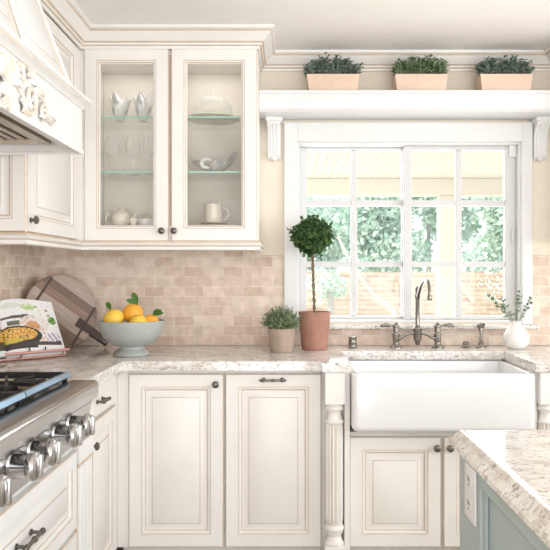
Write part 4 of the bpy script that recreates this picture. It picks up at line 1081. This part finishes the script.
# leaf dish on the lower right glass shelf
yy = 3.32; x = PX(214, yy); z = SZ[1]
T = thing('shell_dish', 'silvery leaf-shaped dish with white inside on the lower right shelf', 'dish', (x, yy, z))
obj('foot', B().lathe([(.030, 0), (.031, .003), (.014, .007), (.014, .016)], (x, yy, z), n=22), 'china', T)
b = B(); vs = []; K, Q = 15, 9
for i in range(K):
    t = i / (K - 1) * 2 - 1
    for j in range(Q):
        s = j / (Q - 1) * 2 - 1
        wd = .066 * math.cos(t * PI / 2 * .97) ** .7
        up_ = .068 * (abs(t) ** 2.0) + .046 * s * s * (1 - .4 * abs(t)) + (.012 * math.sin(t * 9) * abs(s))
        vs.append(Vector((x + t * .112, yy + s * wd, z + .014 + up_ * (1.0 if t > 0 else .75))))
n0 = len(vs); fs = []
for i in range(K - 1):
    for j in range(Q - 1): fs.append([i * Q + j, i * Q + j + 1, (i + 1) * Q + j + 1, (i + 1) * Q + j])
b.add(vs, [f[::-1] for f in fs], 0); b.add([v - Vector((0, 0, .003)) for v in vs], fs, 0)
obj('leaf_body', b, 'silver', T, recalc=False)
b = B().tube([(x - .03 + .026 * math.cos(a), yy - .045 + .004 * math.sin(a), z + .048 + .022 * math.sin(a)) for a in [2 * PI * i / 24 * .8 + .5 for i in range(25)]], [.003 + .007 * math.sin(PI * i / 24) for i in range(25)], 8)
obj('curled_rim', b, 'china', T)
# cake plate with dome
yy = 3.335; x = PX(213, yy); z = SZ[2]
T = tag(obj('platter', B().lathe([(.070, 0), (.072, .003), (.10, .007), (.132, .014), (.132, .017), (.10, .011), (.07, .007), (.0001, .007)], (x, yy, z), n=44), 'cream_china'), 'wide cream platter on the upper right glass shelf', 'platter')
T = thing('glass_dome', 'clear glass cake dome with round knob on the platter', 'cake dome', (x, yy, z + .0125))
zz = z + .0128
obj('dome', B().lathe([(.096, 0), (.099, .001), (.099, .03), (.094, .062), (.078, .090), (.050, .108), (.016, .116), (.0001, .117), (.0001, .1145), (.016, .1135), (.049, .1055), (.0765, .088), (.0918, .061), (.0965, .03)], (x, yy, zz), n=44), 'crystal', T)
obj('knob', B().lathe([(.006, .116), (.006, .122), (.013, .130), (.013, .138), (.007, .145), (.0001, .146)], (x, yy, zz), n=20), 'crystal', T)

# ------------------------------------------------------------------ island
T = thing('kitchen_island', 'blue-grey kitchen island with granite top at the right front', 'island', (1.15, .85, 0))
IX, IY = .390, 1.634
prof = [(-.02, CT0), (-.006, CT0), (0, CT0 + .006), (0, CT0 + .016), (-.004, CT0 + .020), (-.010, CT0 + .024), (-.016, CT0 + .032), (-.022, CT1 - .003), (-.028, CT1), (-.04, CT1)]
b = B()
pr2 = prof; path = [(1.95, IY), (1.95, .02), (IX, .02), (IX, IY)]
vs = []; n = len(pr2)
def corner(i, a):
    sx = [1, 1, -1, -1][i]; sy = [1, -1, -1, 1][i]; X_ = [1.95, 1.95, IX, IX][i]; Y_ = [IY, .02, .02, IY][i]
    return X_ + sx * a, Y_ + sy * a
for i in range(4):
    for a, zz in pr2: vs.append((*corner(i, a), zz))
fs = []
for i in range(4):
    j = (i + 1) % 4
    for k in range(n - 1): fs.append([i * n + k, i * n + k + 1, j * n + k + 1, j * n + k])
fs.append([i * n + n - 1 for i in range(4)]); fs.append([i * n for i in range(4)][::-1])
b.add(vs, fs); obj('worktop', b, 'granite', T)
BX, BYi = .405, 1.585
obj('body', B().box(BX + .018, 1.9, .08, BYi, .10, CT0, 0, .002), 'island', T)
obj('toe_kick', B().box(BX + .08, 1.85, .12, BYi - .07, 0, .10), 'island', T)
# frame-and-panel side facing the range, with the outlet stile
b = B(); b.box(BX, BX + .018, 1.413, BYi, .10, CT0 - .001, 0, .003); b.box(BX, BX + .018, .08, .16, .10, CT0 - .001, 0, .003); b.box(BX, BX + .018, .16, 1.413, .835, CT0 - .001, 0, .003); b.box(BX, BX + .018, .16, 1.413, .10, .20, 0, .003); b.box(BX, BX + .018, .76, .84, .20, .835, 0, .003)
sf = obj('side_frame', b, 'island', T)
b = B()
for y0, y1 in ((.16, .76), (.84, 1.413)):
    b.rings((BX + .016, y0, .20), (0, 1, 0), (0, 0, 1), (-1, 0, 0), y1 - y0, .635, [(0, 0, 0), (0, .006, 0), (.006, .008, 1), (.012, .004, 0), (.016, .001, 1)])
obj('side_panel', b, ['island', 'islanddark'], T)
ky0 = 1.478
T = thing('outlet', 'pale double outlet plate on the island side under the worktop', 'outlet', (BX, ky0, .746))
b = B().box(BX - .006, BX - .0002, ky0 - .042, ky0 + .042, .746, .866, 0, .003, 2); obj('plate', b, 'plate', T)
for zc_ in (.780, .832):
    b = B(); b.lathe([(.0165, 0), (.0165, .002), (.0001, .002)], (BX - .0055, ky0, zc_), (-1, 0, 0), 20); r_ = obj('receptacle', b, 'plate', T)
    b = B()
    for s in (-1, 1): b.box(BX - .0082, BX - .0074, ky0 + s * .006 - .0012, ky0 + s * .006 + .0012, zc_ - .001, zc_ + .009)
    b.box(BX - .0082, BX - .0074, ky0 - .002, ky0 + .002, zc_ - .010, zc_ - .006); obj('slots', b, 'slot', r_)

# ------------------------------------------------------------------ outdoors
GZ = -.12
o = tag(obj('patio', B().box(-9, 14, 3.66, 40, GZ - .05, GZ), 'patio'), 'pale sunlit patio paving beyond the window', 'paving', kind='structure')
PB = 8.0
b = B(); pcz = PZ(178, PB)
k = -1.0
while k < 6.4:
    b.box(k, k + .097, 3.66, PB + .1, pcz, pcz + .03, 0, .004); k += .1
b.box(-1, 6.4, 3.66, PB + .3, pcz + .03, pcz + .08)
tag(obj('porch_ceiling', b, 'porchpaint'), 'cream beadboard porch ceiling outside the window', 'porch ceiling', kind='structure')
tag(obj('porch_beam', B().box(-1, 6.4, PB, PB + .2, PZ(195, PB), pcz, 0, .01), 'porchpaint'), 'cream beam along the outer edge of the porch', 'beam', kind='structure')
xa, xb = PX(440, PB), PX(456, PB)
T = thing('porch_post', 'square cream porch post seen through the right window sash', 'post', ((xa + xb) / 2, PB + .1, GZ))
obj('shaft', B().box(xa, xb, PB + .01, PB + .19, GZ + .15, PZ(195, PB) - .0005, 0, .012), 'porchpaint', T)
obj('base', B().box(xa - .03, xb + .03, PB - .02, PB + .22, GZ, GZ + .15, 0, .01), 'porchpaint', T)
WYb = 20.0
tag(obj('garden_wall', B().box(-8, 14, WYb, WYb + .3, GZ, 1.32), 'brick'), 'low tan brick garden wall behind the patio', 'garden wall', kind='structure')
random.seed(50)
def shrub(x, y, z, r, h, n, mat, label, trunk=True, lf=.22):
    T = thing('shrub', label, 'shrub', (x, y, GZ), 'trees and shrubs beyond the garden wall')
    f = B()
    blobs = [(Vector((x, y, z)) + Vector((random.uniform(-.62, .62) * r, random.uniform(-.3, .3) * r, random.uniform(-.5, .6) * h)), random.uniform(.45, .7) * r) for _ in range(7)]
    for i in range(n):
        c, rr = random.choice(blobs); d = rnd_dir(); f.leaf(c + d * rr * random.uniform(.7, 1), d + rnd_dir(), d, lf * random.uniform(.7, 1.3), lf * random.uniform(.5, .8))
    obj('foliage', f, mat, T, smooth=False, recalc=False)
    b = B(); b.tube([(x, y, GZ), (x + .05, y, z * .5), (x, y, z)], [.12, .10, .06], 8); obj('trunk', b, 'bark', T)
pl = [(-1.5, 22.3, 2.7, 1.45, 1.8, 'garden_leaf', 'broad sunlit shrub leftmost behind the brick wall'), (.9, 26, 3.2, 1.6, 2.3, 'garden_leaf2', 'pale feathery tree behind the left sash of the window'),
      (3.0, 22.3, 2.6, 1.45, 1.8, 'garden_leaf', 'green shrub behind the wall at the window meeting rail'), (5.3, 25.4, 3.2, 1.6, 2.3, 'garden_leaf', 'tall green tree behind the porch post'),
      (7.4, 22.3, 2.6, 1.45, 1.8, 'garden_leaf2', 'pale green shrub rightmost behind the brick wall'), (9.7, 26, 3.0, 1.6, 2.2, 'garden_leaf', 'green tree past the right edge of the window'), (-3.6, 26, 3.0, 1.6, 2.2, 'garden_leaf', 'green tree past the left edge of the window')]
for (x, y, z, r_, h, mt, lb) in pl: shrub(x, y, z, r_, h, 3000, mt, lb, lf=.25)
shrub(1.15, 18.6, .9, .55, .4, 420, 'garden_leaf2', 'low pale bush in front of the wall near the topiary', lf=.14)
shrub(6.3, 18.6, 1.0, .8, .45, 500, 'garden_leaf2', 'low pale bush in front of the wall right of the porch post', lf=.14)
yb = 17.5
T = tag(obj('leaning_trunk', B().tube([(PX(p, yb), yb + q, PZ(s, yb)) for p, s, q in ((398, 326.5, 0), (394, 312, 0), (388, 306, .05), (376, 296, .1), (366, 284, .1), (357, 270, .1), (348, 255, .2), (338, 235, .3))] , [.11, .10, .085, .075, .068, .06, .05, .03], 9), 'bark'), 'thin grey leaning tree trunk in the garden', 'tree trunk')

# ------------------------------------------------------------------ light
wd = bpy.data.worlds.new('daylight'); S.world = wd; wd.use_nodes = True
nt = wd.node_tree; nt.nodes.clear()
o_ = nt.nodes.new('ShaderNodeOutputWorld'); bg = nt.nodes.new('ShaderNodeBackground'); bg.inputs['Color'].default_value = (.86, .94, 1.0, 1); bg.inputs['Strength'].default_value = 1.85
nt.links.new(bg.outputs['Background'], o_.inputs['Surface'])
def area(name, loc, rot, sx, sy, en, col):
    l = bpy.data.lights.new(name, 'AREA'); l.shape = 'RECTANGLE'; l.size = sx; l.size_y = sy; l.energy = en; l.color = col
    ob = bpy.data.objects.new(name, l); C.objects.link(ob); ob.location = loc; ob.rotation_euler = rot; return ob
area('side_window_daylight', (RX - .02, .8, 1.55), (0, PI / 2, 0), 1.4, 3.4, 63, (.97, .985, 1.0))
area('garden_door_daylight', (.9, RY + .02, 1.15), (PI / 2, 0, 0), 3.6, 2.2, 67, (.975, .985, 1.0))
area('ceiling_fill', (.9, RY + .03, .75), (PI / 2 + .75, 0, 0), 3.6, 1.3, 34, (.99, .985, .98))  # added upward fill lamp that lifts the ceiling
area('sink_window_daylight', (.63, WY + .17, 1.5), (-PI / 2, 0, 0), 1.1, .9, 10, (.97, .99, 1.0))
for xp in ((dw0[0] + dw0[1]) / 2, (dw1[0] + dw1[1]) / 2):
    area('cabinet_fill', (xp, 3.30, GT - .024), (0, 0, 0), .30, .14, .42, (1.0, .95, .88))  # added unseen fill lamps that brighten the cabinet inside
sun = bpy.data.lights.new('sun', 'SUN'); sun.energy = 4.5; sun.angle = .01; sun.color = (1, .96, .88)
so = bpy.data.objects.new('sun', sun); C.objects.link(so); so.rotation_euler = Vector((.70, .36, -.62)).to_track_quat('-Z', 'Y').to_euler(); so.location = (0, -4, 8)

# ------------------------------------------------------------------ camera and view
cam = bpy.data.cameras.new('camera'); co = bpy.data.objects.new('camera', cam); C.objects.link(co)
co.location = (0, 0, CH); co.rotation_euler = (PI / 2, 0, 0)
cam.sensor_width = 36; cam.lens = 36 * 675 / 550; cam.shift_x = -12 / 550; cam.shift_y = -2 / 550; cam.clip_start = .02
S.camera = co
vs_ = S.view_settings
S.display_settings.display_device = 'sRGB'; vs_.view_transform = 'Standard'; vs_.look = 'None'; vs_.exposure = .07; vs_.gamma = 1; vs_.use_curve_mapping = False
try:
    S.cycles.use_denoising = True; S.cycles.max_bounces = 10; S.cycles.transparent_max_bounces = 24; S.cycles.sample_clamp_indirect = 4; S.cycles.caustics_reflective = False
except Exception: pass
